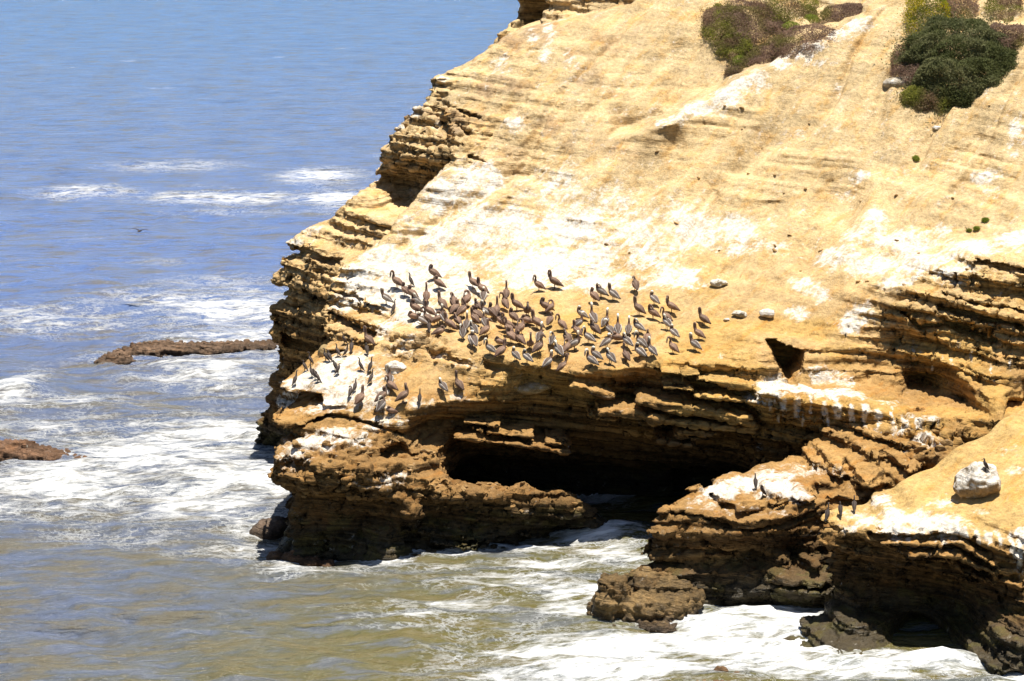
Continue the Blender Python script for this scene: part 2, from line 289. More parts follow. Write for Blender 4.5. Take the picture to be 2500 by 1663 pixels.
def survey(R, u, v):
    "ground distance at which the sight line meets the bare relief"
    Y = np.arange(90, 150, 0.05); d = ray(u, v); x = d[0]*Y/d[1]; z = CAM_H + d[2]*Y/d[1]
    k = np.where(R.sdf(x, Y, z, 0.0) < 0)[0]
    return Y[k[0]] if len(k) else None
main_R = Relief(main_pts, -15, 31, -1.5, 27, xl=main_xl, kl=0.12)
SCARPS = [  # ridges and rills running down the slope: (line, set-back of the uphill side m, reach m)
 ([(2145,15),(2000,90),(1850,170),(1740,235),(1640,290),(1560,322),(1470,360)], 1.1, 1.6), ([(2150,505),(2060,580),(1990,640),(1934,705)], .8, 1.3), ([(2500,545),(2380,600),(2250,640),(2130,690),(2060,740)], .7, 1.2),
 ([(1345,418),(1250,468),(1150,520),(1030,590),(950,640)], .55, 1.2), ([(2430,330),(2330,420),(2210,500)], .5, 1.4), ([(1560,180),(1480,260),(1400,330)], .5, 1.2), ([(1950,350),(1850,410),(1700,520)], .35, 1.2), ([(1700,420),(1560,500),(1440,590)], .35, 1.2), ([(2260,560),(2130,640)], .4, .9)]
def add_scarps(R):
    gx = R.x0 + np.arange(R.shape[0])*R.step; gz = R.z0 + np.arange(R.shape[1])*R.step
    X, Z = np.meshgrid(gx, gz, indexing='ij'); F = R.F.astype(float)
    wob = 0.5*(noise3(X/1.3, Z/1.3, 2)-0.5)
    for L, amp, reach in SCARPS:
        P = np.array([at(u, v, survey(R, u, v)) for u, v in L])[:, (0, 2)]; P = P[np.argsort(P[:, 0])]
        zl = np.interp(X, P[:, 0], P[:, 1]) + wob; d = (Z-zl)*0.75
        end = sstep(0, 1.2, X-P[0, 0])*sstep(0, 1.2, P[-1, 0]-X)
        F += end*1.8*amp*np.where(d > 0, np.exp(-np.abs(d)/reach)*sstep(0, 0.18, d), -0.25*np.exp(-np.abs(d)/0.4)*sstep(0, -.1, d))
    fx, fz = np.gradient(F, R.step); R.F = F.astype(np.float32); R.N = np.sqrt(1+fx*fx+fz*fz).astype(np.float32)
rear_R = Relief(rear_pts, -16, 6, -1.5, 26, xl=rear_xl, kl=0.3)
add_scarps(main_R)
tong_R = Relief(tongue_pts, -11, 7, -1.5, 7, xl=[(760,1090,112),(700,1400,110)], zt=tongue_zt, kt=0.35, xr=[(1490,1290,113.2),(1505,1320,113.4)], kr=-0.2)
head_R = Relief(headland_pts, -3, 16, -1, 30, step=0.2, xl=headland_xl, kl=0.2)
shelf_R = Relief(shelf_pts, 3, 20, -1.5, 7.5, xl=shelf_xl, kl=0.9)
right_R = Relief(right_pts, 8, 24, -1.5, 11, xl=right_xl, kl=1.25)

nose_pts = [(1832,966,110.9,.7),(1880,975,110.5,.7),(1960,985,110.2,.7),(2100,1008,109.9,.7),(2240,1022,109.9,.6),(2400,1030,110,.6),(1845,1000,111.3,.9),(1920,1020,110.7,.9),(2050,1040,110.6,.9),(2200,1060,110,.8),
 (1850,1060,112.3,.9),(1960,1070,111.8,.9),(2060,1085,111.2,.9),(2200,1100,109.6,.8),(1850,1120,113,.9),(1960,1130,112.3,.9),(2100,1140,110.5,.9),(1850,1200,113,.8),(2100,1200,110.5,.8),(2000,940,112.5,.5),(2200,970,112.3,.5)]
nose_zt = [(1815,962,110.9),(1830,955,111.1),(1856,948,111.4),(1895,942,111.8),(1960,943,112.2),(2100,965,112),(2250,1000,112),(2400,1012,111.5)]
nose_R = Relief(nose_pts, 8, 22, -1.5, 9, xl=[(1826,955,111.2),(1829,966,111.1),(1838,986,111.4),(1850,1000,111.8),(1848,1050,112.5),(1838,1120,113),(1800,1200,113.5)], kl=0.25, zt=nose_zt, kt=0.02)
PITS = [(at(958,1106,111.0), (0.85,0.9,0.42)), (at(735,1044,113.4), (0.55,1.2,0.33))]
def smooth_bound(R, x, z): return R.look(R.R, x, z)

def slope_relief(x, y, z):
    "rills and low spurs running down the slope from upper right to lower left"
    a = x*0.72-y*0.5; b = x*0.5+y*0.72
    r = 1.7*(fbm(a/2.3+5, b/10.0, z/9.0, 3)-0.5) + 0.55*(fbm(a/0.75+15, b/4.5, z/4.0, 2)-0.5)
    g = np.abs(noise3(a/1.7+0.5*noise3(a, b/3, 1), b/9.0, 9.5)-0.5)
    return r - 0.5*sstep(0.09, 0.0, g)
def bed_off(x, y, z, rough):
    s = bed_coord(x, y, z); l = x - 0.8*y
    b = 1.0*beds(s, l, 0.95, 4.0, 0.2) + 0.75*beds(s+5.3, l*1.1+3, 0.40, 2.4, 0.3) + 0.42*beds(s+1.7, l*1.3+8, 0.19, 1.5, 0.3)
    q = l/2.2 + 0.8*noise3(l/5, s/2.5, 1.5) + 0.35*np.floor(s/0.95+0.3); jn = np.abs(q-np.floor(q)-0.5)
    q2 = l/0.8 + R1[np.floor(s/0.40+13.25).astype(np.int32) & 4095]*7; jn2 = np.abs(q2-np.floor(q2)-0.5)
    return rough*(b + 0.45*(fbm(x/2.4, y/2.4, z/1.5+3, 3)-0.5) - 0.42*sstep(0.045, 0.015, jn) - 0.16*sstep(0.09, 0.03, jn2))

class Bed:
    "one hard bed standing proud (out>0) or one soft bed weathered back (out<0), followed along a face"
    def __init__(self, R, pts, th, out, Y=None, end=0.25):
        P = []
        for p in pts:
            y0 = p[2]-0.35 if len(p) > 2 else (survey(R, p[0], p[1]) or 115.0)
            P.append(at(p[0], p[1], y0))
        P = np.array(P); P = P[np.argsort(P[:, 0])]; self.P = P; self.th = th/2; self.out = out; self.end = end; self.R = R; self.given = len(pts[0]) > 2
    def apply(self, d, x, y, z):
        P = self.P
        if x[-1] < P[0, 0]-1 or x[0] > P[-1, 0]+1: return d
        m = (x > P[0, 0]-1) & (x < P[-1, 0]+1) & (np.abs(z-np.interp(x, P[:, 0], P[:, 2])) < 1.2)
        if not m.any(): return d
        x, y, z = x[m], y[m], z[m]
        zc = np.interp(x, P[:, 0], P[:, 2]) + 0.12*(noise3(x*1.1, self.th*50, 3)-0.5)
        Yf = np.interp(x, P[:, 0], P[:, 1])
        th = self.th*(0.65+0.7*noise3(x*0.8, self.th*90, 8)) 
        rag = 0.5*(noise3(x*0.9, z*2, 5)-0.5) + 0.16*(R2[(np.floor(x/0.7+self.th*31).astype(np.int32)*131) & 65535]-0.5)
        e = np.maximum(P[0, 0]-x, x-P[-1, 0]) + 0.5*(noise3(z*5, x*2, 2)-0.5)
        if self.out > 0:
            b = np.maximum(np.maximum(np.abs(z-zc)-th, (Yf - self.out*(0.75+rag)) - y), np.maximum(e, y-Yf-5.0)); r = smin(d[m], b, 0.06)
        else:
            b = np.maximum(np.maximum(np.abs(z-zc)-th, y - (Yf - self.out*(0.85+rag))), e); r = np.maximum(d[m], -b)
        d = d.copy(); d[m] = r; return d
def cliff_sdf(x, y, z, detail=True):
    s = bed_off(x, y, z, 1.0) if detail else 0.0
    sr = slope_relief(x, y, z) if detail else 0.0
    patch = 0.24*sstep(0.55, 0.68, fbm(x/3.6+2, y/4.2, z/2.4, 3)) if detail else 0.0
    st = stair(x, y, z) if detail else None
    d = None
    for R, k in ((main_R, 0), (rear_R, .25), (tong_R, .25), (nose_R, .2)):
        if x[0] > R.x0+R.shape[0]*R.step+0.5 or x[-1] < R.x0-0.5: continue
        if detail:
            r = smooth_bound(R, x, z)
            if R is main_R: r = np.maximum(r, np.where(z > 10.5, patch, 0))
            e = R.sdf(x, y, z, s*r + (np.clip(1-1.6*r, 0, 1)*sr if R is main_R else 0.0), r, st)
        else: e = R.sdf(x, y, z, 0.0)
        d = e if d is None else smin(d, e, k)
    for B in CLIFF_BEDS:
        if detail or B.given: d = B.apply(d, x, y, z)
    zz_ = np.array([at(1930,938,113)[2], at(1935,915,113)[2], at(1920,880,113)[2], at(1885,850,113)[2]]); xa = np.array([at(q,900,113)[0] for q in (1922,1912,1890,1878)]); xb = np.array([at(q,900,113)[0] for q in (1940,1962,1975,1905)])
    wob = 0.25*(noise3(x*2.5, y*2, z*3)-0.5)
    nd = np.maximum(np.maximum(np.interp(z, zz_, xa)-x+wob, x-np.interp(z, zz_, xb)+wob), np.maximum(zz_[0]-z, z-zz_[-1])); nd = np.maximum(nd, y-117.5)
    d = np.maximum(d, -nd)
    for c, r in PITS: d = smax(d, -pit(x, y, z, c, r), 0.15)
    return d
def one_sdf(R, amp=1.0, bd=()):
    def f(x, y, z, detail=True):
        rg = smooth_bound(R, x, z); off = amp*bed_off(x, y, z, rg) + 0.5*np.clip(1-1.6*rg, 0, 1)*slope_relief(x, y, z) if detail else 0.0
        d = R.sdf(x, y, z, off)
        if detail:
            for B in bd: d = B.apply(d, x, y, z)
        return d
    return f

def surface_nets(f, lo, hi, h, band=1.3, cs=4):
    lo = np.array(lo, float); n = np.ceil((np.array(hi)-lo)/h/cs).astype(int)*cs
    nb = n//cs
    cx = lo[0]+(np.arange(nb[0])+0.5)*cs*h; cy = lo[1]+(np.arange(nb[1])+0.5)*cs*h; cz = lo[2]+(np.arange(nb[2])+0.5)*cs*h
    X, Y, Z = np.meshgrid(cx, cy, cz, indexing='ij')
    c = f(X.ravel(), Y.ravel(), Z.ravel(), False).reshape(X.shape)
    D = np.sign(c).astype(np.float32).repeat(cs, 0).repeat(cs, 1).repeat(cs, 2)*5
    act = np.argwhere(np.abs(c) < band)
    o = np.arange(cs)
    O = np.stack(np.meshgrid(o, o, o, indexing='ij'), -1).reshape(-1, 3)
    for s in range(0, len(act), 2500):
        I = (act[s:s+2500, None]*cs + O[None]).reshape(-1, 3)
        P = lo + (I+0.5)*h
        P = P.astype(np.float32)
        D[I[:, 0], I[:, 1], I[:, 2]] = f(P[:, 0], P[:, 1], P[:, 2], True)
    S = D < 0
    a = S[:-1, :-1, :-1]; cnt = np.zeros(a.shape, np.uint8)
    for dx in (0, 1):
        for dy in (0, 1):
            for dz in (0, 1): cnt += S[dx:S.shape[0]-1+dx, dy:S.shape[1]-1+dy, dz:S.shape[2]-1+dz]
    cells = np.argwhere((cnt > 0) & (cnt < 8))
    idx = np.full(a.shape, -1, np.int32); idx[cells[:, 0], cells[:, 1], cells[:, 2]] = np.arange(len(cells))
    acc = np.zeros((len(cells), 3)); w = np.zeros(len(cells))
    corners = [(i, j, k) for i in (0, 1) for j in (0, 1) for k in (0, 1)]
    val = {c: np.clip(D[cells[:, 0]+c[0], cells[:, 1]+c[1], cells[:, 2]+c[2]], -1, 1) for c in corners}
    for c in corners:
        for ax in range(3):
            if c[ax]: continue
            e = list(c); e[ax] = 1; va = val[c]; vb = val[tuple(e)]
            m = (va < 0) != (vb < 0)
            t = np.where(m, va/np.where(va-vb == 0, 1, va-vb), 0)
            p = np.zeros((len(cells), 3)); p[:] = c; p[:, ax] = t
            acc[m] += p[m]; w[m] += 1
    V = lo + (cells + acc/w[:, None] + 0.5)*h
    quads = []
    for ax in range(3):
        b, d = (ax+1) % 3, (ax+2) % 3
        sl0 = [slice(None)]*3; sl1 = [slice(None)]*3
        sl0[ax] = slice(0, -1); sl1[ax] = slice(1, None)
        s0 = S[tuple(sl0)]; s1 = S[tuple(sl1)]
        E = np.argwhere(s0 != s1)
        ok = (E[:, b] > 0) & (E[:, d] > 0) & (E[:, b] < S.shape[b]-1) & (E[:, d] < S.shape[d]-1)
        E = E[ok]
        flip = s0[E[:, 0], E[:, 1], E[:, 2]]
        def q(db, dd):
            c = E.copy(); c[:, b] -= db; c[:, d] -= dd; return idx[c[:, 0], c[:, 1], c[:, 2]]
        Q = np.stack([q(1, 1), q(0, 1), q(0, 0), q(1, 0)], 1)
        Q = np.where(flip[:, None], Q, Q[:, ::-1]); quads.append(Q)
    Q = np.concatenate(quads); Q = Q[(Q >= 0).all(1)]
    return V.astype(np.float32), Q
def normals(V, Q):
    n = np.cross(V[Q[:, 2]]-V[Q[:, 0]], V[Q[:, 3]]-V[Q[:, 1]])
    N = np.zeros_like(V)
    for a in range(3):
        for k in range(4): N[:, a] += np.bincount(Q[:, k], n[:, a], len(V))
    return N/np.maximum(np.linalg.norm(N, axis=1, keepdims=True), 1e-9)

CLIFF_BEDS = [Bed(main_R, L, th, o) for (L, th, o) in [
 # hard beds standing out of the overhang above the cave, their faces about plumb with the lip
 ([(1120,1066,113.0),(1260,1084,112.9),(1388,1104,112.8)], .20, .3), ([(1140,1030,113.4),(1222,1040,113.2)], .14, .2), ([(1150,1048,113.2),(1300,1066,113.0)], .10, .2),
 ([(1389,940,112.7),(1440,955,112.6),(1492,970,112.5)], .26, .25),
 ([(1450,1003,112.0),(1560,1020,111.9),(1700,1040,111.9),(1842,1052,112.1)], .28, .3), ([(1430,1012,112.6),(1510,1027,112.5)], .09, .2),
 ([(1565,982,111.9),(1680,1000,111.9),(1760,1015,111.9),(1836,1026,112.0)], .34, .35),
 ([(1600,948,112.0),(1690,958,111.9),(1840,984,112.0)], .26, .3), ([(1619,912,112.2),(1730,925,112.1),(1840,948,112.1)], .30, .3),
 ([(1645,1066,112.1),(1720,1078,112.2)], .12, .2), ([(1607,1076,112.1),(1700,1091,112.2)], .10, .2), ([(1650,1055,112.0),(1740,1062,112.0)], .14, .2), ([(1330,1078,113.0),(1390,1086,112.9)], .10, .2),
 # soft beds weathered back
 ([(1180,892),(1290,914),(1400,930)], .30, -.9), ([(1600,903),(1700,910),(1800,916)], .16, -.7), ([(1580,932),(1700,940),(1840,962)], .2, -.8),
 ([(2195,760),(2245,795),(2300,792)], .28, -.8), ([(2277,748),(2380,770),(2500,798)], .26, -.8), ([(2300,785),(2380,815),(2435,832)], .3, -.8), ([(2380,690),(2430,705),(2500,720)], .5, -.7), ([(2300,715),(2420,745),(2500,755)], .12, -.5),
 ([(960,850),(1010,856),(1040,860)], .2, -.5), ([(1050,870),(1120,884),(1180,900)], .16, -.5), ([(1040,860),(1100,872)], .12, -.6),
 ([(1140,380),(1180,392)], .18, -.6), ([(1060,285),(1110,305),(1155,330)], .3, -.7), ([(1090,260),(1180,285)], .16, -.5),
 ([(700,1010),(800,1012),(920,1040),(990,1065)], .16, -.5), ([(680,980),(760,985),(850,1005)], .14, -.4), ([(2380,640),(2440,652),(2500,656)], .2, -.5),
]] + [Bed(rear_R, L, th, o) for (L, th, o) in [
 ([(712,612),(770,624),(835,640)], .34, -.7), ([(683,694),(740,712),(800,735)], .3, -.7), ([(676,735),(730,748)], .25, -.7), ([(672,765),(720,785)], .22, -.7), ([(690,830),(760,850),(830,860)], .7, -1.1), ([(668,795),(710,810)], .2, -.6),
 ([(720,760),(800,778)], .5, .6), ([(690,655),(760,668),(820,684)], .3, .3), ([(720,800),(795,820)], .4, .5)]] + [Bed(main_R, L, th, o) for (L, th, o) in [
 ([(800,760),(850,782),(914,817)], .22, -.7), ([(800,705),(860,725),(922,748)], .12, -.5)]] + [Bed(tong_R, L, th, o) for (L, th, o) in [
 ([(990,1288),(1110,1300)], .09, .85), ([(970,1312),(1110,1325)], .09, .8), ([(930,1342),(1070,1360)], .14, .8), ([(960,1328),(1080,1342)], .07, .7), ([(1130,1308),(1270,1318)], .09, .75), ([(1120,1332),(1230,1345)], .09, .7), ([(1130,1322),(1250,1332)], .07, .7), ([(900,1245),(1010,1258)], .1, .6), ([(1010,1270),(1100,1284)], .08, .8), ([(1060,1352),(1150,1360)], .08, .6), ([(1280,1300),(1340,1306)], .08, .6)]]
SHELF_BEDS = [Bed(shelf_R, L, th, o) for (L, th, o) in [
 ([(1721,1203),(1760,1234),(1814,1258),(1890,1240),(1965,1224)], .14, -.7), ([(1640,1248),(1712,1262),(1797,1298)], .12, -.4), ([(1800,1300),(1900,1285),(2000,1250)], .2, -.8), ([(1980,1200),(2100,1195),(2215,1200)], .3, -.7),
 ([(1620,1330),(1740,1350),(1840,1345)], .12, -.4), ([(1570,1375),(1680,1385)], .12, -.5), ([(1880,1425),(1960,1432),(2020,1436)], .12, -.6), ([(1760,1225),(1890,1225)], .1, .2)]]
RIGHT_BEDS = [Bed(right_R, L, th, o) for (L, th, o) in [
 ([(2103,1292),(2168,1316),(2229,1314),(2352,1322),(2430,1365)], .18, -.9), ([(2168,1338),(2229,1342),(2340,1344),(2424,1392)], .2, -1.0), ([(2221,1364),(2332,1372),(2424,1414)], .2, -1.0),
 ([(2160,1330),(2229,1327),(2352,1331),(2424,1380)], .14, .25), ([(2221,1354),(2332,1358),(2428,1405)], .16, .3), ([(2332,1388),(2424,1425)], .16, .25), ([(2440,1385),(2500,1392)], .12, -.4), ([(2440,1412),(2500,1412)], .14, -.5), ([(2450,1470),(2500,1475)], .12, -.5)]]
# ------------------------------------------------------------------ materials
def new_mat(name):
    m = bpy.data.materials.new(name); m.use_nodes = True; t = m.node_tree; t.nodes.clear()
    o = t.nodes.new('ShaderNodeOutputMaterial'); p = t.nodes.new('ShaderNodeBsdfPrincipled')
    t.links.new(p.outputs[0], o.inputs[0]); return m, t, p
def N(t, typ, **kw):
    n = t.nodes.new(typ)
    for k, v in kw.items(): setattr(n, k, v)
    return n
def tex(t, vec, scale, sc=(1,1,1), detail=4, rough=0.55, rot=(0,0,0)):
    m = N(t, 'ShaderNodeMapping', vector_type='TEXTURE'); m.inputs['Scale'].default_value = tuple(1.0/q for q in sc); m.inputs['Rotation'].default_value = rot
    n = N(t, 'ShaderNodeTexNoise'); n.inputs['Scale'].default_value = scale; n.inputs['Detail'].default_value = detail; n.inputs['Roughness'].default_value = rough
    t.links.new(vec, m.inputs[0]); t.links.new(m.outputs[0], n.inputs[0]); return n.outputs[0]
def math_n(t, op, a, b=None, c=None, clamp=False):
    n = N(t, 'ShaderNodeMath', operation=op, use_clamp=clamp)
    for i, x in enumerate((a, b, c)):
        if x is None: continue
        if isinstance(x, (int, float)): n.inputs[i].default_value = x
        else: t.links.new(x, n.inputs[i])
    return n.outputs[0]
def ramp(t, fac, a, b, lo=0.0, hi=1.0):
    n = N(t, 'ShaderNodeMapRange', interpolation_type='SMOOTHSTEP')
    for i, x in enumerate((fac, a, b, lo, hi)):
        if isinstance(x, (int, float)): n.inputs[i].default_value = x
        else: t.links.new(x, n.inputs[i])
    return n.outputs[0]
def mixc(t, fac, a, b, mode='MIX'):
    n = N(t, 'ShaderNodeMix', data_type='RGBA', blend_type=mode)
    for i, x in ((0, fac), (6, a), (7, b)):
        if isinstance(x, (int, float)): n.inputs[i].default_value = x
        elif isinstance(x, tuple): n.inputs[i].default_value = (*x, 1) if len(x) == 3 else x
        else: t.links.new(x, n.inputs[i])
    return n.outputs[2]
def attr(t, name):
    n = N(t, 'ShaderNodeAttribute'); n.attribute_name = name; return n

def rock_material(name):
    m, t, p = new_mat(name)
    g = N(t, 'ShaderNodeNewGeometry'); pos = g.outputs['Position']
    col = attr(t, 'Col').outputs['Color']; steep = attr(t, 'steep').outputs['Fac']; wet = attr(t, 'wet').outputs['Fac']; gua = attr(t, 'guano').outputs['Fac']
    lam = tex(t, pos, 1.0, (0.3, 0.3, 6.0), 4, 0.6, (0, math.radians(7), 0))
    lam2 = tex(t, pos, 1.0, (1.2, 1.2, 18.0), 3, 0.6, (0, math.radians(7), 0))
    gr = tex(t, pos, 5.0, (1,1,1), 6, 0.7)
    gr2 = tex(t, pos, 26.0, (1,1,1), 3, 0.6)
    mott = tex(t, pos, 0.55, (1,1,1.6), 5, 0.6)
    # bed colour banding on the cut faces, mottling on the worn ones
    k = math_n(t, 'ADD', math_n(t, 'MULTIPLY', ramp(t, lam, 0.36, 0.62, -0.6, 0.4), steep), ramp(t, mott, 0.3, 0.7, -0.2, 0.16))
    k = math_n(t, 'ADD', k, ramp(t, gr, 0.3, 0.7, -0.22, 0.2))
    k = math_n(t, 'ADD', k, ramp(t, gr2, 0.3, 0.7, -0.2, 0.18))
    k = math_n(t, 'ADD', k, 1.0)
    c2 = mixc(t, 1.0, col, N(t, 'ShaderNodeCombineColor').outputs[0], 'MULTIPLY')
    cc = t.nodes[-2] if False else None
    comb = [n for n in t.nodes if n.bl_idname == 'ShaderNodeCombineColor'][-1]
    for i in range(3): t.links.new(k, comb.inputs[i])
    # iron staining
    st = ramp(t, tex(t, pos, 0.8, (1,1,2.2), 4, 0.6), 0.52, 0.72, 0.0, 0.45)
    c3 = mixc(t, st, c2, mixc(t, 1.0, c2, (1.05, 0.80, 0.46), 'MULTIPLY'))
    # weathered streaks running down the worn slopes
    sk = tex(t, pos, 1.0, (0.22, 1.7, 1.0), 6, 0.7, (0, 0, math.radians(52)))
    worn = math_n(t, 'SUBTRACT', 1.0, steep, clamp=True)
    c3 = mixc(t, math_n(t, 'MULTIPLY', worn, ramp(t, sk, 0.50, 0.66, 0.0, 0.75)), c3, mixc(t, 1.0, c3, (0.98, 0.80, 0.52), 'MULTIPLY'))
    c3 = mixc(t, math_n(t, 'MULTIPLY', worn, ramp(t, sk, 0.46, 0.34, 0.0, 0.6)), c3, mixc(t, 1.0, c3, (1.10, 1.12, 1.28), 'MULTIPLY'))
    # droppings: streaky, broken edges
    gn1 = tex(t, pos, 1.0, (0.45, 2.6, 1.2), 8, 0.8, (0, 0, math.radians(48)))
    gn2 = tex(t, pos, 3.4, (1, 1, 1), 7, 0.75)
    gn = math_n(t, 'ADD', math_n(t, 'MULTIPLY', gn1, 0.55), math_n(t, 'MULTIPLY', gn2, 0.45))
    ge = ramp(t, math_n(t, 'ADD', gua, math_n(t, 'MULTIPLY', math_n(t, 'SUBTRACT', gn, 0.5), 4.6)), 0.30, 0.98)
    gcol = mixc(t, ramp(t, gr, 0.35, 0.65), (0.56, 0.49, 0.39), (0.78, 0.75, 0.70))
    c4 = mixc(t, ge, c3, gcol)
    t.links.new(c4, p.inputs['Base Color'])
    t.links.new(ramp(t, wet, 0.0, 1.0, 0.92, 0.42), p.inputs['Roughness'])
    p.inputs['Specular IOR Level'].default_value = 0.25
    h = math_n(t, 'ADD', math_n(t, 'MULTIPLY', math_n(t, 'ADD', math_n(t, 'MULTIPLY', ramp(t, lam, 0.38, 0.60), 0.10), math_n(t, 'MULTIPLY', ramp(t, lam2, 0.4, 0.58), 0.045)), math_n(t, 'ADD', steep, 0.08)),
               math_n(t, 'ADD', math_n(t, 'MULTIPLY', gr, 0.12), math_n(t, 'ADD', math_n(t, 'MULTIPLY', gr2, 0.03), math_n(t, 'MULTIPLY', sk, 0.16))))
    b = N(t, 'ShaderNodeBump'); b.inputs['Distance'].default_value = 1.0; b.inputs['Strength'].default_value = 0.8
    t.links.new(h, b.inputs['Height']); t.links.new(b.outputs[0], p.inputs['Normal'])
    return m
ROCK = rock_material('layered sandstone')

# ------------------------------------------------------------------ colours of the stone
SAND = np.array((.50,.365,.19)); GOLD = np.array((.365,.215,.073)); BROWN = np.array((.235,.132,.045)); DARK = np.array((.085,.053,.022)); WETC = np.array((.055,.042,.022)); ALGA = np.array((.085,.072,.022))
def lerp(a, b, t): return a + (b-a)*t[:, None]

def worley(P, s, seed=0):
    "distance to nearest and second nearest feature, and a per-cell random"
    q = (P/s).astype(np.float32); i = np.floor(q).astype(np.int32)
    d1 = np.full(len(P), 9.0, np.float32); d2 = d1.copy(); rid = np.zeros(len(P), np.float32)
    for a in (-1, 0, 1):
        for b in (-1, 0, 1):
            for c in (-1, 0, 1):
                k = i + np.array((a, b, c)); hsh = (k[:, 0]*73856093 ^ k[:, 1]*19349663 ^ k[:, 2]*83492791) + seed*7919
                o = np.stack([R2[(hsh*1) & 65535], R2[(hsh*3+11) & 65535], R2[(hsh*7+29) & 65535]], 1)
                e = k + o - q; d = np.sqrt((e*e).sum(1)); m = d < d1
                d2 = np.where(m, d1, np.minimum(d2, d)); d1 = np.where(m, d, d1)
                rid = np.where(m, R2[(hsh*13+5) & 65535], rid)
    return d1, d2, rid

def build_rock(name, f, Rs, lo, hi, h, lump_boxes=(), lower=0.0):
    V, Q = surface_nets(f, lo, hi, h)
    Nn = normals(V, Q)
    x, y, z = V.T
    best = None
    for R in Rs:
        d = np.abs(R.sdf(x, y, z, 0.0)); r = R.look(R.R, x, z)
        if best is None: best, rough = d, r
        else: m = d < best; rough = np.where(m, r, rough); best = np.minimum(best, d)
    steep = sstep(0.80, 0.35, Nn[:, 2])*np.clip(rough*1.3, 0, 1)
    s = bed_coord(x, y, z); l = x-0.8*y
    disp = 0.16*steep*beds(s+2.2, l*1.3, 0.15, 0.9, 0.4)
    disp += (0.05+0.10*rough)*(fbm(x*1.3, y*1.3, z*1.3, 4)-0.5)*2*0.8
    disp += (1-steep)*0.11*(fbm((x*.72-y*.5)*1.6, (x*.5+y*.72)*0.35, z*0.3+7, 3)-0.5)*2
    for (c, r, amp, size) in lump_boxes:
        w = sstep(1.0, 0.6, np.sqrt((((V-np.array(c))/np.array(r))**2).sum(1))); ii = np.where(w > 0)[0]
        if len(ii) == 0: continue
        P = V[ii]*np.array((1, 1, 1.5)); d1, d2, rid = worley(P + 0.25*(noise3(P[:,0]*2,P[:,1]*2,P[:,2]*2)[:, None]-0.5), size, 3)
        disp[ii] += w[ii]*amp*(np.clip((d2-d1)*5, 0, 1)*0.45 + (rid-0.5)*1.3 - 0.2)
    ii = np.where((rough > 0.14) & (z > -0.3))[0]; W = V[ii]; rg = np.clip(rough[ii], 0, 1)
    d1, d2, rid = worley(W*np.array((1, .8, 1.6)) + 0.5*(noise3(W[:, 0]*1.5, W[:, 1]*1.5, W[:, 2]*1.5)[:, None]-0.5), 0.95, 9)
    disp[ii] += rg*(0.12*(rid-0.5) - 0.16*sstep(0.10, 0.0, d2-d1))
    d1, d2, rid = worley(W*np.array((1, .8, 1.8)), 0.33, 21); disp[ii] += (0.02+rg*0.055)*(rid-0.5)
    V = V + Nn*disp[:, None]
    Nn = normals(V, Q)
    me = mesh_np(name, V, Q)
    o = link(name, me, mat=ROCK)
    return o, V, Q, Nn, rough, steep

def colour_rock(o, V, Nn, rough, steep, patches, sandy=None, wetline=1.4, brownline=6.0, extra=None):
    x, y, z = V.T; n1 = fbm(x*0.35, y*0.35, z*0.5, 4); n2 = fbm(x*1.7+9, y*1.7, z*3, 4)
    hh = z + (n1-0.5)*3.0
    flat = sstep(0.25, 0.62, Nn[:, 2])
    C = lerp(np.broadcast_to(BROWN, V.shape), GOLD, sstep(brownline-3.2, brownline+0.8, hh))
    C = lerp(C, SAND, np.clip(sstep(brownline, brownline+3, hh)*0.65 + 0.35*sstep(brownline+3, brownline+6, hh), 0, 1)*(0.45+0.55*flat))
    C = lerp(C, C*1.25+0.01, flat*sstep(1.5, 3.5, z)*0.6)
    C = lerp(C, np.broadcast_to(DARK, V.shape), sstep(wetline+2.2, wetline+0.5, hh)*0.75)  # splash-zone dark, raised to also carry the shade of the lower faces
    sh = noise3(bed_coord(x, y, z)*2.3, x/25, y/25); C = lerp(C, C*np.array((.50,.46,.42)), (1-0.75*flat)*sstep(.42, .60, sh)*sstep(brownline+2.0, brownline+0.5, hh)*np.clip(rough*1.2, 0, 1))  # dark bands on low steep faces put the cave wall's shade into the colour
    al = sstep(0.5, 0.62, n2)*sstep(wetline+1.2, wetline, z)
    C = lerp(C, np.broadcast_to(WETC, V.shape), sstep(wetline+0.4, wetline-0.5, z+(n2-0.5)*1.2))
    C = lerp(C, np.broadcast_to(ALGA, V.shape), al*0.7)
    if extra is not None: C = extra(C, V, Nn, n1, n2)
    G = np.zeros(len(V), np.float32); DR = np.zeros(len(V), np.float32)
    for (c, r, st) in patches:
        d = np.sqrt((((V-np.array(c))/np.array(r))**2).sum(1))
        d = d/1.35 + (n2-0.5)*0.7 + (n1-0.5)*0.5
        if st > 1: DR = np.maximum(DR, (st-0.6)*sstep(1.2, 0.3, d-(n1-.5)*.5)); continue
        G = np.maximum(G, 1.12*st*sstep(1.25, 0.15, d))
    G = np.maximum(G, 0.20*sstep(9.5, 11, z)*sstep(.35, .6, n1)); G = G*(0.35+0.65*sstep(-0.1, 0.35, Nn[:, 2]))
    G = np.maximum(G, DR)
    set_col(o.data, 'Col', C); set_val(o.data, 'steep', steep); set_val(o.data, 'guano', G)
    set_val(o.data, 'wet', sstep(wetline+0.6, wetline-0.4, z))

def cast(objs, u, v):
    "where the sight line first meets one of the rocks"
    d = Vector(ray(u, v)).normalized(); best = None
    for o in objs:
        M = o.matrix_world; Mi = M.inverted()
        ok, p, n, i = o.ray_cast(Mi @ Vector((0, 0, CAM_H)), Mi.to_3x3() @ d)
        if ok:
            p = M @ p
            if best is None or p.y < best[0].y: best = (p, (M.to_3x3() @ n).normalized())
    return best
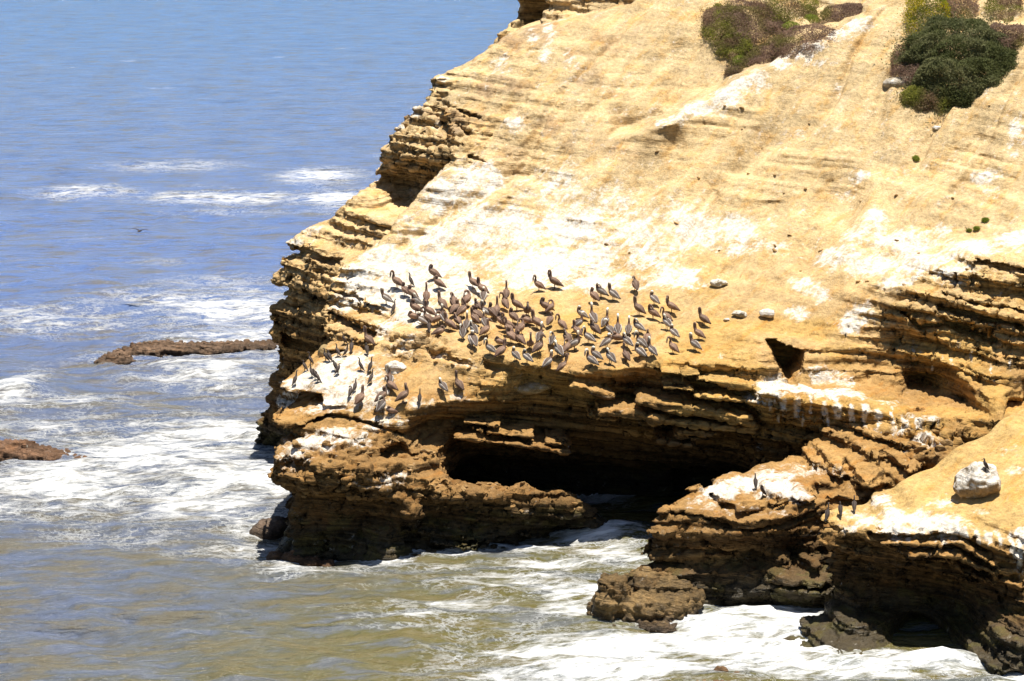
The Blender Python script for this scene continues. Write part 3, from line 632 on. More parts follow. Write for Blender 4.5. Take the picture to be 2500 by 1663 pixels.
# ------------------------------------------------------------------ build the rocks
lumps = [((at(850,1140,109.5)), (4.2,3.0,2.2), 0.2, 0.75), ((at(1230,1220,110.5)), (5.2,3.2,1.5), 0.2, 0.7),
         ((at(2250,1090,108.8)), (3.2,3.0,1.8), 0.32, 0.8), ((at(1010,840,116)), (2.0,2.0,1.0), 0.25, 0.7), ((at(1030,340,131)), (3.0,4,3.0), 0.30, 0.6)]
cliff, cV, cQ, cN, cR, cS = build_rock('cliff', cliff_sdf, (main_R, rear_R, tong_R, nose_R), (-14, 107, -1.0), (30, 147, 25.0), 0.09, lumps)
shelf, sV, sQ, sN, sR, sS = build_rock('rock_shelf', one_sdf(shelf_R, 0.9, SHELF_BEDS), (shelf_R,), (4.0, 99.5, -1.0), (18, 114, 6.0), 0.09)
right, rV, rQ, rN, rR, rS = build_rock('rock_shelf', one_sdf(right_R, 0.8, RIGHT_BEDS), (right_R,), (9.5, 91.5, -1.0), (23.5, 113, 9.5), 0.09,
        [((at(2050,1330,98.2)), (1.2,1.4,1.0), 0.2, 0.4)])
head, hV, hQ, hN, hR, hS = build_rock('headland', one_sdf(head_R, 1.0), (head_R,), (-2.5, 143, -0.5), (15.5, 162, 27.0), 0.2)
bpy.context.view_layer.update()
ROCKS = [cliff, shelf, right]

def patches_from(objs, L):
    out = []
    for (u, v, rx, ry, rz, st) in L:
        h = cast(objs, u, v)
        if h: out.append((tuple(h[0]), (rx, ry, rz), st))
    return out
PC = patches_from([cliff], [
 (1700,262,.9,.9,.6,.9),(1640,292,.9,.9,.6,.7),(1810,200,.7,.9,.6,.85),(1900,150,.6,.9,.6,.8),(2080,60,.6,.9,.5,.9),(2040,90,.5,.8,.5,.6),(2140,530,.7,.9,.6,.8),(2080,575,.7,.9,.6,.8),(2020,620,.7,.9,.6,.8),(1960,690,.6,.7,.5,.7),*[(1880+i*33, 985+i*4.2, .09+.05*((i*7)%3), .6, .35+.12*((i*5)%4), 1.55) for i in range(12)], *[(1900+i*61, 1020+i*4, .07, .6, .5, 1.45) for i in range(5)], *[(2230+i*47, 860+((i*37)%50), .07, .4, .35, 1.4) for i in range(6)], (1150,440,1.6,2.0,1.6,.8),(1080,480,1.2,1.6,1.2,.9),(1180,560,3.2,2.5,2,.75),(1050,580,1.6,2,1.4,.8),(950,640,1.6,2,1,.9),(870,680,1.2,1.2,1.0,.95),(840,740,.8,1.5,.8,.8),(960,720,1.5,2,.9,.95),
 (1010,760,1.2,1.6,.7,.9),(940,800,.7,1,.7,.9),(1100,700,2.0,1.8,.9,.75),(1250,560,2.5,2.2,1.6,.8),(1400,560,2.4,2.2,1.6,.85),(1330,640,2.6,2.0,1.3,.9),(1450,640,1.5,2,1.2,.8),(1550,560,2.0,2.0,1.4,.75),(1450,690,2.2,1.0,.7,.8),(1300,690,1.2,.9,.5,.8),
 (1650,680,1.6,1.2,.9,.85),(1580,620,1.6,1.8,1.2,.7),(1700,560,2.2,2.0,1.4,.8),(1800,560,2.0,1.6,1.2,.85),(1830,600,2.0,.8,.6,.8),(1500,500,2.0,2.0,1.2,.6),(1350,460,2.2,2.2,1.6,.55),(1260,300,.6,.9,.6,.8),(1300,90,.4,1.8,1,.6),(1340,70,.4,1.8,1,.6),(1330,130,.5,1.6,1,.55),
 (1220,160,.6,1.5,1,.5),(1400,150,.8,1.2,.9,.4),(1770,230,.9,1.6,.9,.9),(1850,190,.6,1.2,.7,.75),(1960,130,.6,1.0,.6,.7),(2050,80,.7,.9,.6,.75),(2110,50,.6,.8,.5,.8),(2000,150,.5,.8,.5,.5),(1990,110,1.0,.5,.5,.6),(2040,220,.4,.7,.5,.45),
 (1940,330,.6,.5,.5,.5),(2100,430,.7,.6,.6,.8),(2060,480,.7,.6,.5,.5),(2400,430,.8,.8,.6,.75),(2420,470,.5,.5,.5,.6),(2480,320,.5,.9,.8,.8),(2470,370,.4,.7,.6,.6),(2300,560,.5,.7,.5,.7),(2200,590,2.0,1.6,1.2,.75),(2130,560,1.2,1.2,.9,.7),
 (2250,640,2.2,1.4,.9,.85),(2150,650,1.6,1.2,.8,.8),(2380,600,1.5,1.4,.9,.9),(2470,580,1.2,1.2,.8,.9),(2060,620,1.2,1.2,.8,.7),(2330,660,1.0,.7,.7,.8),(2190,690,.8,.7,.6,.8),(1990,710,.7,.7,.5,.6),(2080,790,.7,.7,.5,.85),(2110,760,.6,.6,.5,.7),(1950,770,.7,.7,.5,.6),
 (2000,915,.8,.7,.4,.85),(2050,925,.8,.7,.4,.7),(1880,955,1.0,.7,.45,1.0),(1960,955,1.0,.7,.4,1.0),(1850,975,.5,.6,.35,.9),(2040,975,.15,.5,.9,.9),(2115,1000,.2,.5,.5,.9),(2020,960,1.6,.7,.3,.8),(2150,980,1.6,.7,.3,.6),(2225,1010,.25,.5,.4,.8),(2090,960,.2,.4,.6,.7),(2180,1000,.12,.4,.6,.7),(1945,985,.12,.4,.7,.7),
 (2270,1020,.6,.5,.3,.7),(2150,1070,.7,.6,.4,.8),(2240,1080,.6,.6,.4,.85),(2190,1110,.5,.5,.35,.85),(2200,1050,.6,.5,.3,.6),(2060,1130,.5,.6,.3,.6),(1850,1080,.3,.4,.35,.9),(1885,1050,.12,.3,.8,.7),
 (740,930,1.2,1.2,.7,1.0),(860,950,1.8,1.4,.8,.8),(800,915,1.5,1.3,.7,.95),(720,960,1.0,1.0,.7,1.0),(700,985,.6,.8,.5,.9),(850,880,1.2,1.2,.5,.85),(800,980,1.6,1.0,.6,.75),(900,980,1.3,1.0,.5,.7),(900,920,1.4,1.0,.5,.55),(760,1075,1.3,.9,.6,.8),(830,1060,1.5,.8,.6,.75),(940,1030,1.2,.7,.5,.6),(720,1110,.8,.8,.6,.7),(1020,985,.9,.6,.35,.7),(1120,970,.8,.6,.3,.5),
 (945,1170,.35,.4,.3,.8),(975,1165,.3,.4,.3,.6),(900,1190,.6,.5,.3,.5),(1060,300,.4,.8,.6,.5),(975,310,.4,.6,.5,.8),(1080,190,.5,.7,.5,.8),(1015,270,.5,.8,.5,.7),(760,560,.6,1.0,.4,.7),(720,590,.4,.8,.3,.7),
 (1760,870,.1,.3,.6,.55),(1715,850,.1,.3,.5,.5),(2340,850,.12,.3,.4,.6),(2300,890,.15,.3,.5,.6),(2420,900,.12,.3,.7,.6),(2250,870,.12,.3,.5,.5),(2440,940,.1,.3,.6,.5),(2230,840,.3,.4,.25,.6),
 (2110,1060,.4,.4,.3,.9),(2170,1090,.45,.4,.3,.9),(2260,1060,.5,.4,.3,.9),(2220,1130,.4,.4,.3,.8),(2290,1090,.4,.4,.3,.7),(1900,940,1.2,.9,.35,1.0),(1840,965,.5,.9,.3,1.0),(2060,960,1.2,.6,.3,.9),(1000,850,1.0,.8,.6,.7),(1000,680,1.4,2.0,.9,.9),(1080,640,1.6,2.0,.9,.85),(880,720,.9,1.4,.8,.85),(1060,870,.9,.5,.35,.6),(1150,890,1.0,.5,.3,.5),(1260,940,.5,.4,.25,.6)])
set_g = []
def cliff_extra(C, V, Nn, n1, n2):
    x, y, z = V.T
    # paler weathered crust high up, ochre on the terrace and below it
    w = sstep(11, 20, z)*0.35; C = lerp(C, np.broadcast_to(np.array((.50,.385,.22)), V.shape), w)
    och = sstep(12.5, 9.5, z)*sstep(4.0, 7.0, z)*sstep(0.40, 0.62, n1)*sstep(-4, 3, x)
    C = lerp(C, np.broadcast_to(np.array((.46,.285,.085)), V.shape), och*0.8)
    br = sstep(0.5, 0.66, fbm(x*0.6+4, y*0.6, z*0.6, 3))*sstep(13, 17, z)*sstep(9, 2, x)
    C = lerp(C, np.broadcast_to(np.array((.30,.19,.11)), V.shape), br*0.6)
    deep = sstep(3.5, 6, y-112)*sstep(6.0, 4.0, z)
    return C
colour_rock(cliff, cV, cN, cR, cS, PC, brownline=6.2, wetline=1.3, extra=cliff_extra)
PS = patches_from([shelf], [(1830,1180,1.2,1.2,.5,1.0),(1760,1200,.8,1,.4,.95),(1900,1190,1.0,1,.5,.95),(1950,1205,.6,.5,.4,.8),(1880,1160,1.2,1,.4,.8),(1800,1235,.8,.5,.3,.8),(1720,1230,.9,.7,.3,.5),(1960,1150,1.0,1,.4,.6),(2050,1150,.8,.8,.3,.5),(1900,1250,1.0,.3,.15,.6),(1680,1225,.6,.5,.3,.4)])
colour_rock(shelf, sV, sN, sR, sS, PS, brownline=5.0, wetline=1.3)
PR = patches_from([right], [*[(2190+i*28, 1298+max(0,i-6)*6, .06+.04*((i*7)%3), .5, .22+.1*((i*5)%3), 1.5) for i in range(12)], (2490,1350,.12,.5,.9,1.6),(2475,1330,.06,.5,.7,1.5), (2120,1275,.9,.9,.4,.8),(2200,1260,1.3,1.0,.5,1.0),(2280,1280,1.3,.9,.5,1.0),(2180,1290,.8,.6,.4,.95),(2330,1295,.5,.5,.4,.8),(2070,1290,.5,.6,.3,.6),(2150,1225,.7,.8,.4,.7),(2400,1250,.5,.4,.2,.5),(2500,1300,.4,.5,.7,1.0),(2480,1360,.2,.4,.9,.95),(2440,1310,.2,.4,.6,.6),(2300,1230,.8,.6,.3,.5),(2480,1150,.5,.5,.3,.5),(2250,1335,1.2,.3,.15,.6),(2350,1345,1.0,.3,.15,.6),(2460,1100,.6,.5,.3,.45),(2300,1310,.1,.3,.3,.8)])
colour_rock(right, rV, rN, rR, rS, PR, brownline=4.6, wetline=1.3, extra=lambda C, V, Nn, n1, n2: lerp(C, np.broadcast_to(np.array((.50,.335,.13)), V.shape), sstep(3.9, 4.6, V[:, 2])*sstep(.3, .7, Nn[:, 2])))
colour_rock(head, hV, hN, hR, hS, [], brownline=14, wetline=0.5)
tag(cliff, 'golden layered sandstone cliff with sandy slope, bird terrace and sea cave', kind='structure')
tag(shelf, 'brown layered rock shelf with white top in the middle, right of the cave', kind='structure')
tag(right, 'sandy topped rock shelf at the lower right under the white boulder', kind='structure')
tag(head, 'shadowed headland behind the crest at the top', kind='structure')
# ------------------------------------------------------------------ the sea
def spaced(a, b, h0, grow, far):
    out = [a]; h = h0
    while out[-1] < far:
        if out[-1] > b: h *= grow
        out.append(out[-1]+h)
    return np.array(out)
yr = np.concatenate([np.array([-3000., 0, 40, 70, 82]), spaced(86, 112, 0.2, 1.014, 40000)])
xp = spaced(0, 13, 0.22, 1.05, 9000); xn = spaced(0, 22, 0.22, 1.045, 9000)
xr_ = np.concatenate([-xn[:0:-1], xp])
GX, GY = np.meshgrid(xr_, yr, indexing='ij'); nx, ny = GX.shape
x = GX.ravel().astype(np.float32); y = GY.ravel().astype(np.float32)
fade = sstep(420, 130, y)*sstep(200, 60, np.abs(x))
def ridge(a): return 1-np.abs(2*a-1)
wx = x + 2.5*(noise3(x/9, y/9, 5)-0.5); wy = y + 2.5*(noise3(x/9, y/9, 15)-0.5)
Hh = 0.34*(fbm(wx/9.0, wy/3.4, 1.0, 3)-0.5) + 0.42*(ridge(noise3(wx/4.2+0.2*wy, wy/1.9, 7))-0.6)*(0.4+noise3(x/14, y/9, 2)) + 0.30*(ridge(fbm(wx/2.1, wy/1.0, 3.0, 3))-0.6)
# breakers and surges: (u, v, half width m, half depth m, height m)
SURGE = [(1480,1312,2.2,1.6,.55),(2290,1618,2.0,.8,.6),(2050,1640,3.0,1.5,.25),(1850,1520,3.5,1.4,.25),(1650,1620,5.0,1.6,.3),(30,960,2.2,2.0,.9),(120,1005,5,1.6,.4),(480,905,6,1.8,.35),(620,760,6,2.2,.4),(780,430,4,1.5,.5),(250,470,5,1.3,.35),(530,480,6,1.3,.35),(870,485,4,1.3,.4),(330,1145,5,1.3,.4),(560,1190,4,1.5,.4),(120,1185,5,1.5,.35),(500,1290,3,1.0,.3),(300,770,7,2,.35),(1330,1450,4,1.0,.2),(640,1075,1.2,1.2,.4)]
for (u, v, a, b, hgt) in SURGE:
    cx, cy = on_sea(u, v); Hh += hgt*np.exp(-((x-cx)/a)**2-((y-cy)/b)**2)
zz = Hh*fade
# foam density
FO = [ # u, v, half width px, half depth px, strength
 (560,1060,330,55,.8),(350,1130,380,70,.85),(600,1180,260,80,.9),(150,1190,280,80,.85),(480,1240,300,60,.72),(640,1290,120,70,.6),(300,1300,260,45,.42),(120,1050,260,40,.55),
 (620,830,260,45,.75),(520,910,230,45,.72),(560,760,220,50,.75),(420,740,260,40,.55),(620,720,120,30,.55),(150,790,260,35,.5),(40,770,120,30,.6),(520,690,200,25,.45),(160,990,220,25,.6),(40,960,60,55,.8),(300,880,200,20,.4),(560,960,150,30,.45),
 (780,430,110,20,.85),(420,405,190,18,.5),(210,470,130,16,.75),(560,485,230,17,.75),(820,485,120,22,.85),(600,520,240,14,.35),(480,455,80,10,.3),(950,380,60,10,.4),(830,520,80,16,.4),(400,640,150,12,.3),(200,585,200,12,.2),
 (1450,1315,130,24,1.0),(1300,1345,120,18,.6),(1500,1345,80,18,.6),(1250,1420,260,16,.5),(1420,1395,160,16,.5),(1350,1450,240,22,.6),(1150,1490,240,22,.55),(1400,1500,140,30,.7),(1200,1540,200,22,.5),
 (1350,1385,200,13,.7),(1220,1432,190,13,.65),(1080,1482,190,13,.6),(1000,1515,150,10,.5),(1480,1360,110,20,.75),(1420,1470,180,20,.65),
 (1800,1530,220,40,.95),(1900,1510,130,28,1.0),(1600,1580,260,45,.9),(1850,1590,280,55,.95),(1400,1600,300,45,.8),(1500,1640,400,40,.8),(2050,1640,250,30,.95),(2290,1628,130,26,1.0),(1300,1650,200,30,.6),(980,1540,140,14,.35),
 (800,1400,160,14,.5),(950,1385,120,10,.45),(700,1390,100,22,.5),(1100,1392,130,10,.4),(900,1440,120,10,.25),(620,1340,80,30,.5),(560,1350,220,20,.4),(900,1490,200,14,.2)]
D = np.zeros_like(x)
for (u, v, hu, hv, st) in FO:
    cx, cy = on_sea(u, v); x1, _ = on_sea(u+hu, v); _, y0 = on_sea(u, v+hv); _, y1 = on_sea(u, v-hv)
    q = ((x-cx)/(x1-cx))**2 + ((y-cy)/((y1-y0)/2))**2
    D = np.maximum(D, st*np.exp(-q*0.9))
near = np.zeros_like(x)
for R, w in ((tong_R, 1.0), (shelf_R, 1.6), (right_R, 2.0), (main_R, 1.0), (rear_R, 3.0)):
    m = (x > R.x0) & (x < R.x0+R.shape[0]*R.step-0.2) & (y < 140)
    F = np.full_like(x, 999.0); F[m] = R.sdf(x[m], y[m], np.full(m.sum(), 0.15, np.float32), 0.0)
    near = np.maximum(near, sstep(w, 0.0, F)*(F > -3))
D = np.maximum(D, near*0.62)
caps = sstep(0.84, 0.95, noise3(x/7.0+y/9, y/3.1, 41))*sstep(.4, .7, noise3(x/60, y/90, 4)) * sstep(120, 260, y)
D = np.maximum(D, caps*0.26)
# colour: olive inshore, blue offshore; slate and blue have sky reflection tinted in
tdeep = sstep(95, 190, y + (fbm(x/14, y/10, 9, 3)-0.5)*70 - np.clip(x+2, -30, 30)*4.5)
tdeep2 = sstep(180, 460, y)
oli = np.array((.11,.10,.026)); slate = np.array((.095,.11,.145)); blue = np.array((.095,.165,.385)); far_ = np.array((.05,.175,.45))
Cc = lerp(np.broadcast_to(oli, (len(x), 3)), slate, tdeep); Cc = lerp(Cc, blue, sstep(115, 190, y)*0.95); Cc = lerp(Cc, far_, tdeep2)
D = np.clip(D*np.where((x < -4) & (y > 112), 0.98, 1.2), 0, 0.9)
D = D*(1-sstep(12.6, 13.2, x)*sstep(18, 17.2, x)*sstep(95.9, 96.5, y)*(y < 107))
zz = zz + D*0.30*(fbm(x/1.1, y/0.8, 6.0, 3)-0.45)*fade
V = np.stack([x, y, zz], 1)
i = np.arange(nx-1)[:, None]*ny; j = np.arange(ny-1)[None]
Q = np.stack([i+j, i+ny+j, i+ny+j+1, i+j+1], -1).reshape(-1, 4)
me = mesh_np('sea', V, Q)
set_col(me, 'Col', Cc); set_val(me, 'foam', D)
m, t, p = new_mat('sea water')
g = N(t, 'ShaderNodeNewGeometry'); pos = g.outputs['Position']
foam = attr(t, 'foam').outputs['Fac']; col = attr(t, 'Col').outputs['Color']
f1 = tex(t, pos, 1.0, (0.42, 0.8, 1.0), 8, 0.68, (0, 0, math.radians(8)))
f2 = tex(t, pos, 1.0, (1.1, 3.6, 1.0), 7, 0.72, (0, 0, math.radians(12)))
f3 = tex(t, pos, 1.0, (1.6, 2.6, 1.0), 6, 0.65, (0, 0, math.radians(-15)))
lace = ramp(t, math_n(t, 'ABSOLUTE', math_n(t, 'SUBTRACT', f3, 0.5)), 0.0, 0.05, 1.0, 0.0)
fn = math_n(t, 'ADD', math_n(t, 'MULTIPLY', f1, 0.5), math_n(t, 'MULTIPLY', f2, 0.5))
fs = math_n(t, 'ADD', foam, math_n(t, 'MULTIPLY', math_n(t, 'SUBTRACT', fn, 0.5), 3.4))
solid = math_n(t, 'MULTIPLY', ramp(t, fs, 0.34, 1.0), ramp(t, foam, 0.03, 0.2))
web = math_n(t, 'MULTIPLY', lace, math_n(t, 'MULTIPLY', ramp(t, foam, 0.08, 0.5), ramp(t, f1, 0.40, 0.55, 0.1, 0.9)))
fm = math_n(t, 'MAXIMUM', solid, web)
w1 = tex(t, pos, 1.0, (0.7, 2.0, 1.0), 6, 0.66, (0, 0, math.radians(6)))
w2 = tex(t, pos, 1.0, (0.10, 0.34, 1.0), 5, 0.62)
w3 = tex(t, pos, 1.0, (0.28, 1.1, 1.0), 5, 0.65, (0, 0, math.radians(5)))
wave_tint = math_n(t, 'MULTIPLY', ramp(t, w3, 0.48, 0.60), 0.75)  # wave faces turned from the sky, painted as olive brown streaks
wave_tint = math_n(t, 'ADD', wave_tint, math_n(t, 'MULTIPLY', ramp(t, w2, 0.45, 0.68), 0.25))
base = mixc(t, wave_tint, col, mixc(t, 0.75, col, (.15,.12,.05)))
base = mixc(t, math_n(t, 'MULTIPLY', ramp(t, w3, 0.5, 0.38), 0.5), base, mixc(t, 0.6, col, (.12,.17,.33)))  # sky reflection on the other wave faces, painted as blue streaks
sepp = N(t, 'ShaderNodeSeparateXYZ'); t.links.new(pos, sepp.inputs[0])
off_ = ramp(t, sepp.outputs[1], 150.0, 300.0)
w4 = tex(t, pos, 1.0, (0.16, 0.20, 1.0), 6, 0.72, (0, 0, math.radians(3)))
base = mixc(t, math_n(t, 'MULTIPLY', off_, ramp(t, w4, 0.50, 0.64, 0.0, 0.65)), base, mixc(t, 1.0, base, (0.62, 0.66, 0.72), 'MULTIPLY'))  # light and dark of the offshore chop painted into the colour
base = mixc(t, math_n(t, 'MULTIPLY', off_, ramp(t, w4, 0.48, 0.34, 0.0, 0.5)), base, mixc(t, 0.5, base, (.20,.26,.40)))
base = mixc(t, fm, base, mixc(t, ramp(t, f2, 0.38, 0.6), (.74,.77,.79), (.88,.89,.90)))
t.links.new(base, p.inputs['Base Color'])
t.links.new(ramp(t, fm, 0.0, 0.6, 0.16, 0.8), p.inputs['Roughness']); p.inputs['IOR'].default_value = 1.33
h = math_n(t, 'ADD', math_n(t, 'MULTIPLY', w1, 0.30), math_n(t, 'MULTIPLY', w3, 0.75))
h = math_n(t, 'ADD', h, math_n(t, 'MULTIPLY', fm, math_n(t, 'MULTIPLY', fn, 0.18)))
b = N(t, 'ShaderNodeBump'); b.inputs['Strength'].default_value = 0.9; b.inputs['Distance'].default_value = 1.0
t.links.new(h, b.inputs['Height']); t.links.new(b.outputs[0], p.inputs['Normal'])
sea = link('sea', me, mat=m)
tag(sea, 'sea with white foam, blue far out and olive brown near the rocks', kind='structure')
# ------------------------------------------------------------------ loose rocks, boulders and reefs
def blob_rock(name, blobs, h, colour, amp=0.25, scale=1.6, strata=0.0, guano=0.0, wet=0.0, local=None, lump=0.0, facets=False):
    "a rock grown from overlapping lumps (centre, radii); local = origin"
    org = np.array(local if local is not None else blobs[0][0], float)
    C = np.array([b[0] for b in blobs]); Rr = np.array([b[1] for b in blobs])
    PL = []
    for k in range(9):
        g = np.random.default_rng(int(abs(org[0])*37+abs(org[2])*91)+k).normal(size=3); g /= np.linalg.norm(g); PL.append((*g, (0.72 if facets is True else 0.86)+0.2*((k*7)%5)/5))
    lo = (C-Rr).min(0)-0.35; hi = (C+Rr).max(0)+0.35
    def f(x, y, z, detail=True):
        d = None
        for c, r in zip(C, Rr):
            q = np.sqrt(((x-c[0])/r[0])**2+((y-c[1])/r[1])**2+((z-c[2])/r[2])**2); e = (q-1)*min(r)
            d = e if d is None else smin(d, e, 0.2*min(r)+0.02)
        mr = Rr.min()
        n = (fbm(x*scale/mr*0.5, y*scale/mr*0.5, z*scale/mr*0.5, 4)-0.5)*2*amp*mr
        for g in PL: d = np.maximum(d, ((x-C[0][0])/Rr[0][0]*g[0] + (y-C[0][1])/Rr[0][1]*g[1] + (z-C[0][2])/Rr[0][2]*g[2] - g[3])*mr) if facets else d
        if strata: n = n + strata*beds(bed_coord(x, y, z), x-0.8*y, 0.2, 0.7, 0.4)
        return d + n
    V, Q = surface_nets(f, lo, hi, h, band=9, cs=4)
    Nn = normals(V, Q)
    if lump:
        d1, d2, rid = worley(V, 0.35, 5); V = V + Nn*(lump*(np.clip((d2-d1)*2, 0, 1)-0.4 + (rid-.5)*.6))[:, None]; Nn = normals(V, Q)
    me = mesh_np(name, V-org.astype(np.float32), Q)
    x, y, z = V.T; n1 = fbm(x*1.2, y*1.2, z*1.2, 3); n2 = fbm(x*4, y*4, z*4, 3)
    Cc = lerp(np.broadcast_to(np.array(colour)*0.75, V.shape), np.array(colour)*1.2, sstep(.35, .65, n1))
    if wet: Cc = lerp(Cc, np.broadcast_to(np.array((.05,.034,.022)), V.shape), sstep(.5, .1, z+(n2-.5)*.5)*wet)
    set_col(me, 'Col', Cc); set_val(me, 'steep', np.full(len(V), 0.5 if strata else 0.15)); set_val(me, 'guano', np.clip(guano*(0.25+0.75*sstep(-.3, .5, Nn[:, 2])), 0, 1)); set_val(me, 'wet', np.full(len(V), wet*0.7))
    o = link(name, me, mat=ROCK); o.location = org
    return o
def hit(u, v, objs=None):
    h = cast(objs or ROCKS, u, v)
    return np.array(h[0]) if h else np.array(at(u, v, 115))
sx = lambda u, v: np.array((*on_sea(u, v), 0.0))

# big white boulder on the sandy shelf: its foot rests on the slope
p = hit(2396, 1226); b0 = p + np.array((0, 0.75, 0.62))
boulder = blob_rock('boulder', [(b0, (0.92, 0.85, 0.72)), (b0+np.array((.12, .1, .22)), (.62,.6,.62)), (b0+np.array((-.35, 0, -.12)), (.62,.6,.5))], 0.05, (.36,.26,.15), 0.3, 1.5, 0, 1.0, facets='soft', lump=0.04)
tag(boulder, 'large rounded white stained boulder with a bird on top, on the sandy slope', 'boulder')
p = hit(2195, 212)
b = blob_rock('boulder', [(p+np.array((0,.4,.12)), (.72,.5,.34)), (p+np.array((.35,.4,.2)), (.5,.45,.3))], 0.06, (.50,.44,.34), 0.2, 1.4, 0, 0.55)
tag(b, 'pale flat boulder beside the dark green shrub on the upper slope', 'boulder')
for (u, v, r, lab) in [(1808, 776, .34, 'pale knobbly boulder on the terrace, left of a close pair'), (1872, 776, .38, 'pale knobbly boulder on the terrace, right of a close pair'),
                       (2290, 318, .22, 'small pale stone on the slope below the dark green shrub'), (1758, 700, .36, 'white angular slab standing right of the pelican flock, above the pair of boulders'), (1775, 785, .17, 'small white stone left of the pair of knobbly boulders')]:
    p = hit(u, v); b = blob_rock('boulder', [(p+np.array((0,.1,r*.45)), (r*1.1, r*.9, r*.55)), (p+np.array((r*.5,.1,r*.2)), (r*.7, r*.6, r*.4))], 0.05, (.52,.45,.32), 0.3, 1.6, 0, 0.9, lump=0.05, facets=True)
    tag(b, lab, 'boulder')
p = hit(965, 915)
b = blob_rock('boulder', [(p+np.array((0,.3,.15)), (.5,.35,.42)), (p+np.array((.28,.35,.55)), (.22,.25,.4))], 0.05, (.52,.43,.29), 0.3, 1.3, 0.04, 1.0, facets=True)
tag(b, 'white pointed slab leaning on the ledge below the pelican terrace', 'boulder')
p = hit(932, 968); b = blob_rock('boulder', [(p+np.array((0,.2,.12)), (.34,.3,.22)), (p+np.array((-.3,.15,.0)), (.25,.25,.16))], 0.045, (.54,.47,.36), 0.3, 1.5, 0, 1.0)
tag(b, 'low white rock among the birds below the pointed slab', 'boulder')
p = hit(795, 862, [cliff]); b = blob_rock('boulder', [(np.array(at(795, 862, 118.0)), (.36,.4,.42))], 0.05, (.47,.34,.16), 0.25, 1.4, 0)
tag(b, 'rounded golden rock standing behind the cormorant ledge', 'boulder')
p = hit(1300, 945); b = blob_rock('boulder', [(p+np.array((-.05,-.15,-.05)), (.82,.65,.24)), (p+np.array((.2,-.1,.1)), (.5,.5,.2))], 0.05, (.46,.35,.18), 0.25, 1.6, 0.08, 0.35)
tag(b, 'flat topped block jutting out under the terrace lip above the cave', 'boulder')
for (u, v, r, lab) in [(1030, 838, .38, 'square tawny block at the terrace edge, upper of two'), (1000, 850, .30, 'small square block at the terrace edge, lower of two'), (1325, 640, .0, '')]:
    if r == 0: continue
    p = hit(u, v); b = blob_rock('boulder', [(p+np.array((0,.1,.1)), (r, r, r*.8)), (p+np.array((.1,.1,.0)), (r*.9, r*.8, r*.7))], 0.05, (.44,.30,.15), 0.3, 1.6, 0.05, 0.2, facets=True); tag(b, lab, 'boulder')

# wave-washed rocks
p = np.array(at(1575, 1490, 100.6)); q = np.array(at(1478, 1480, 100.0)); r_ = np.array(at(1380, 1532, 99.8))
foot = blob_rock('rock', [(p, (2.1,1.1,.8)), (p+np.array((1.1,.6,.3)), (1.3,1.0,.75)), (p+np.array((.2,.9,.55)), (1.3,1.0,.8)), (q, (.5,.8,1.05)), (q+np.array((.45,.3,.2)), (.5,.7,.95)), (q+np.array((-.3,.1,-.45)), (.45,.5,.45)), (r_, (.9,.5,.22)), (r_+np.array((.7,.1,.1)), (.6,.5,.3)), (np.array(at(1500,1552,98.8)), (.6,.5,.4)), (np.array(at(1600,1540,99.2)), (.9,.5,.35))], 0.07, (.17,.11,.045), 0.42, 1.9, 0.2, 0, 0.9, lump=0.14)
tag(foot, 'wet brown rock at the foot of the middle shelf, washed by foam', 'rock')
a = sx(258, 893); c = sx(640, 848)
L = []
for k, (u, v, rx, rz) in enumerate([(262,893,.7,.5),(290,885,1.0,.6),(340,870,1.4,.62),(400,860,1.8,.6),(460,858,1.8,.45),(520,856,1.8,.38),(575,852,1.6,.28),(630,847,1.4,.2)]): L.append((sx(u, v)+np.array((0,0,.05)), (rx, 1.0, rz)))
reef = blob_rock('reef', L, 0.11, (.15,.095,.06), 0.65, 2.4, 0.12, 0, 0.6, lump=0.22)
tag(reef, 'long low brown reef in the foam left of the cliff', 'reef')
L = [(sx(u, v)+np.array((0,0,.02)), (rx, 1.1, rz)) for (u, v, rx, rz) in [(-40,1118,2.2,.75),(30,1112,1.6,.75),(90,1117,1.3,.5),(140,1120,1.1,.3),(185,1124,.8,.18)]]
reef2 = blob_rock('reef', L, 0.1, (.17,.095,.055), 0.6, 2.4, 0.1, 0, 0.5, lump=0.2)
tag(reef2, 'reddish brown reef in white foam at the left edge', 'reef')
L = [(sx(u, v), (rx, .5, rz)) for (u, v, rx, rz) in [(672,1362,.35,.3),(715,1366,.5,.35),(760,1374,.45,.22),(800,1378,.3,.12)]]
b = blob_rock('rock', L, 0.06, (.20,.10,.045), 0.35, 1.6, 0.05, 0, 0.5, lump=0.08); tag(b, 'low reddish rock at the waterline below the left end of the cliff', 'rock')
L = [(sx(u, v)+np.array((0,0,-.05)), (rx, .45, rz)) for (u, v, rx, rz) in [(1660,1662,.45,.25),(1700,1657,.45,.3),(1760,1650,.35,.42),(1810,1658,.5,.3),(1740,1680,1.2,.3)]]
b = blob_rock('rock', L, 0.06, (.21,.12,.055), 0.3, 1.6, 0.05, 0, 0.5, lump=0.08); tag(b, 'brown rock breaking the foam at the bottom edge', 'rock')
p = sx(2040, 1600)
for (u, v, lab) in ((655, 1265, 'dark wet rock left of the cliff foot, half under the foam'),):
    q = sx(u, v+35); b = blob_rock('rock', [(q, (.75,.9,.55)), (q+np.array((.4,.2,.1)), (.5,.6,.6))], 0.07, (.12,.085,.06), 0.3, 1.5, 0.05, 0, 0.7, lump=0.06); tag(b, lab, 'rock')

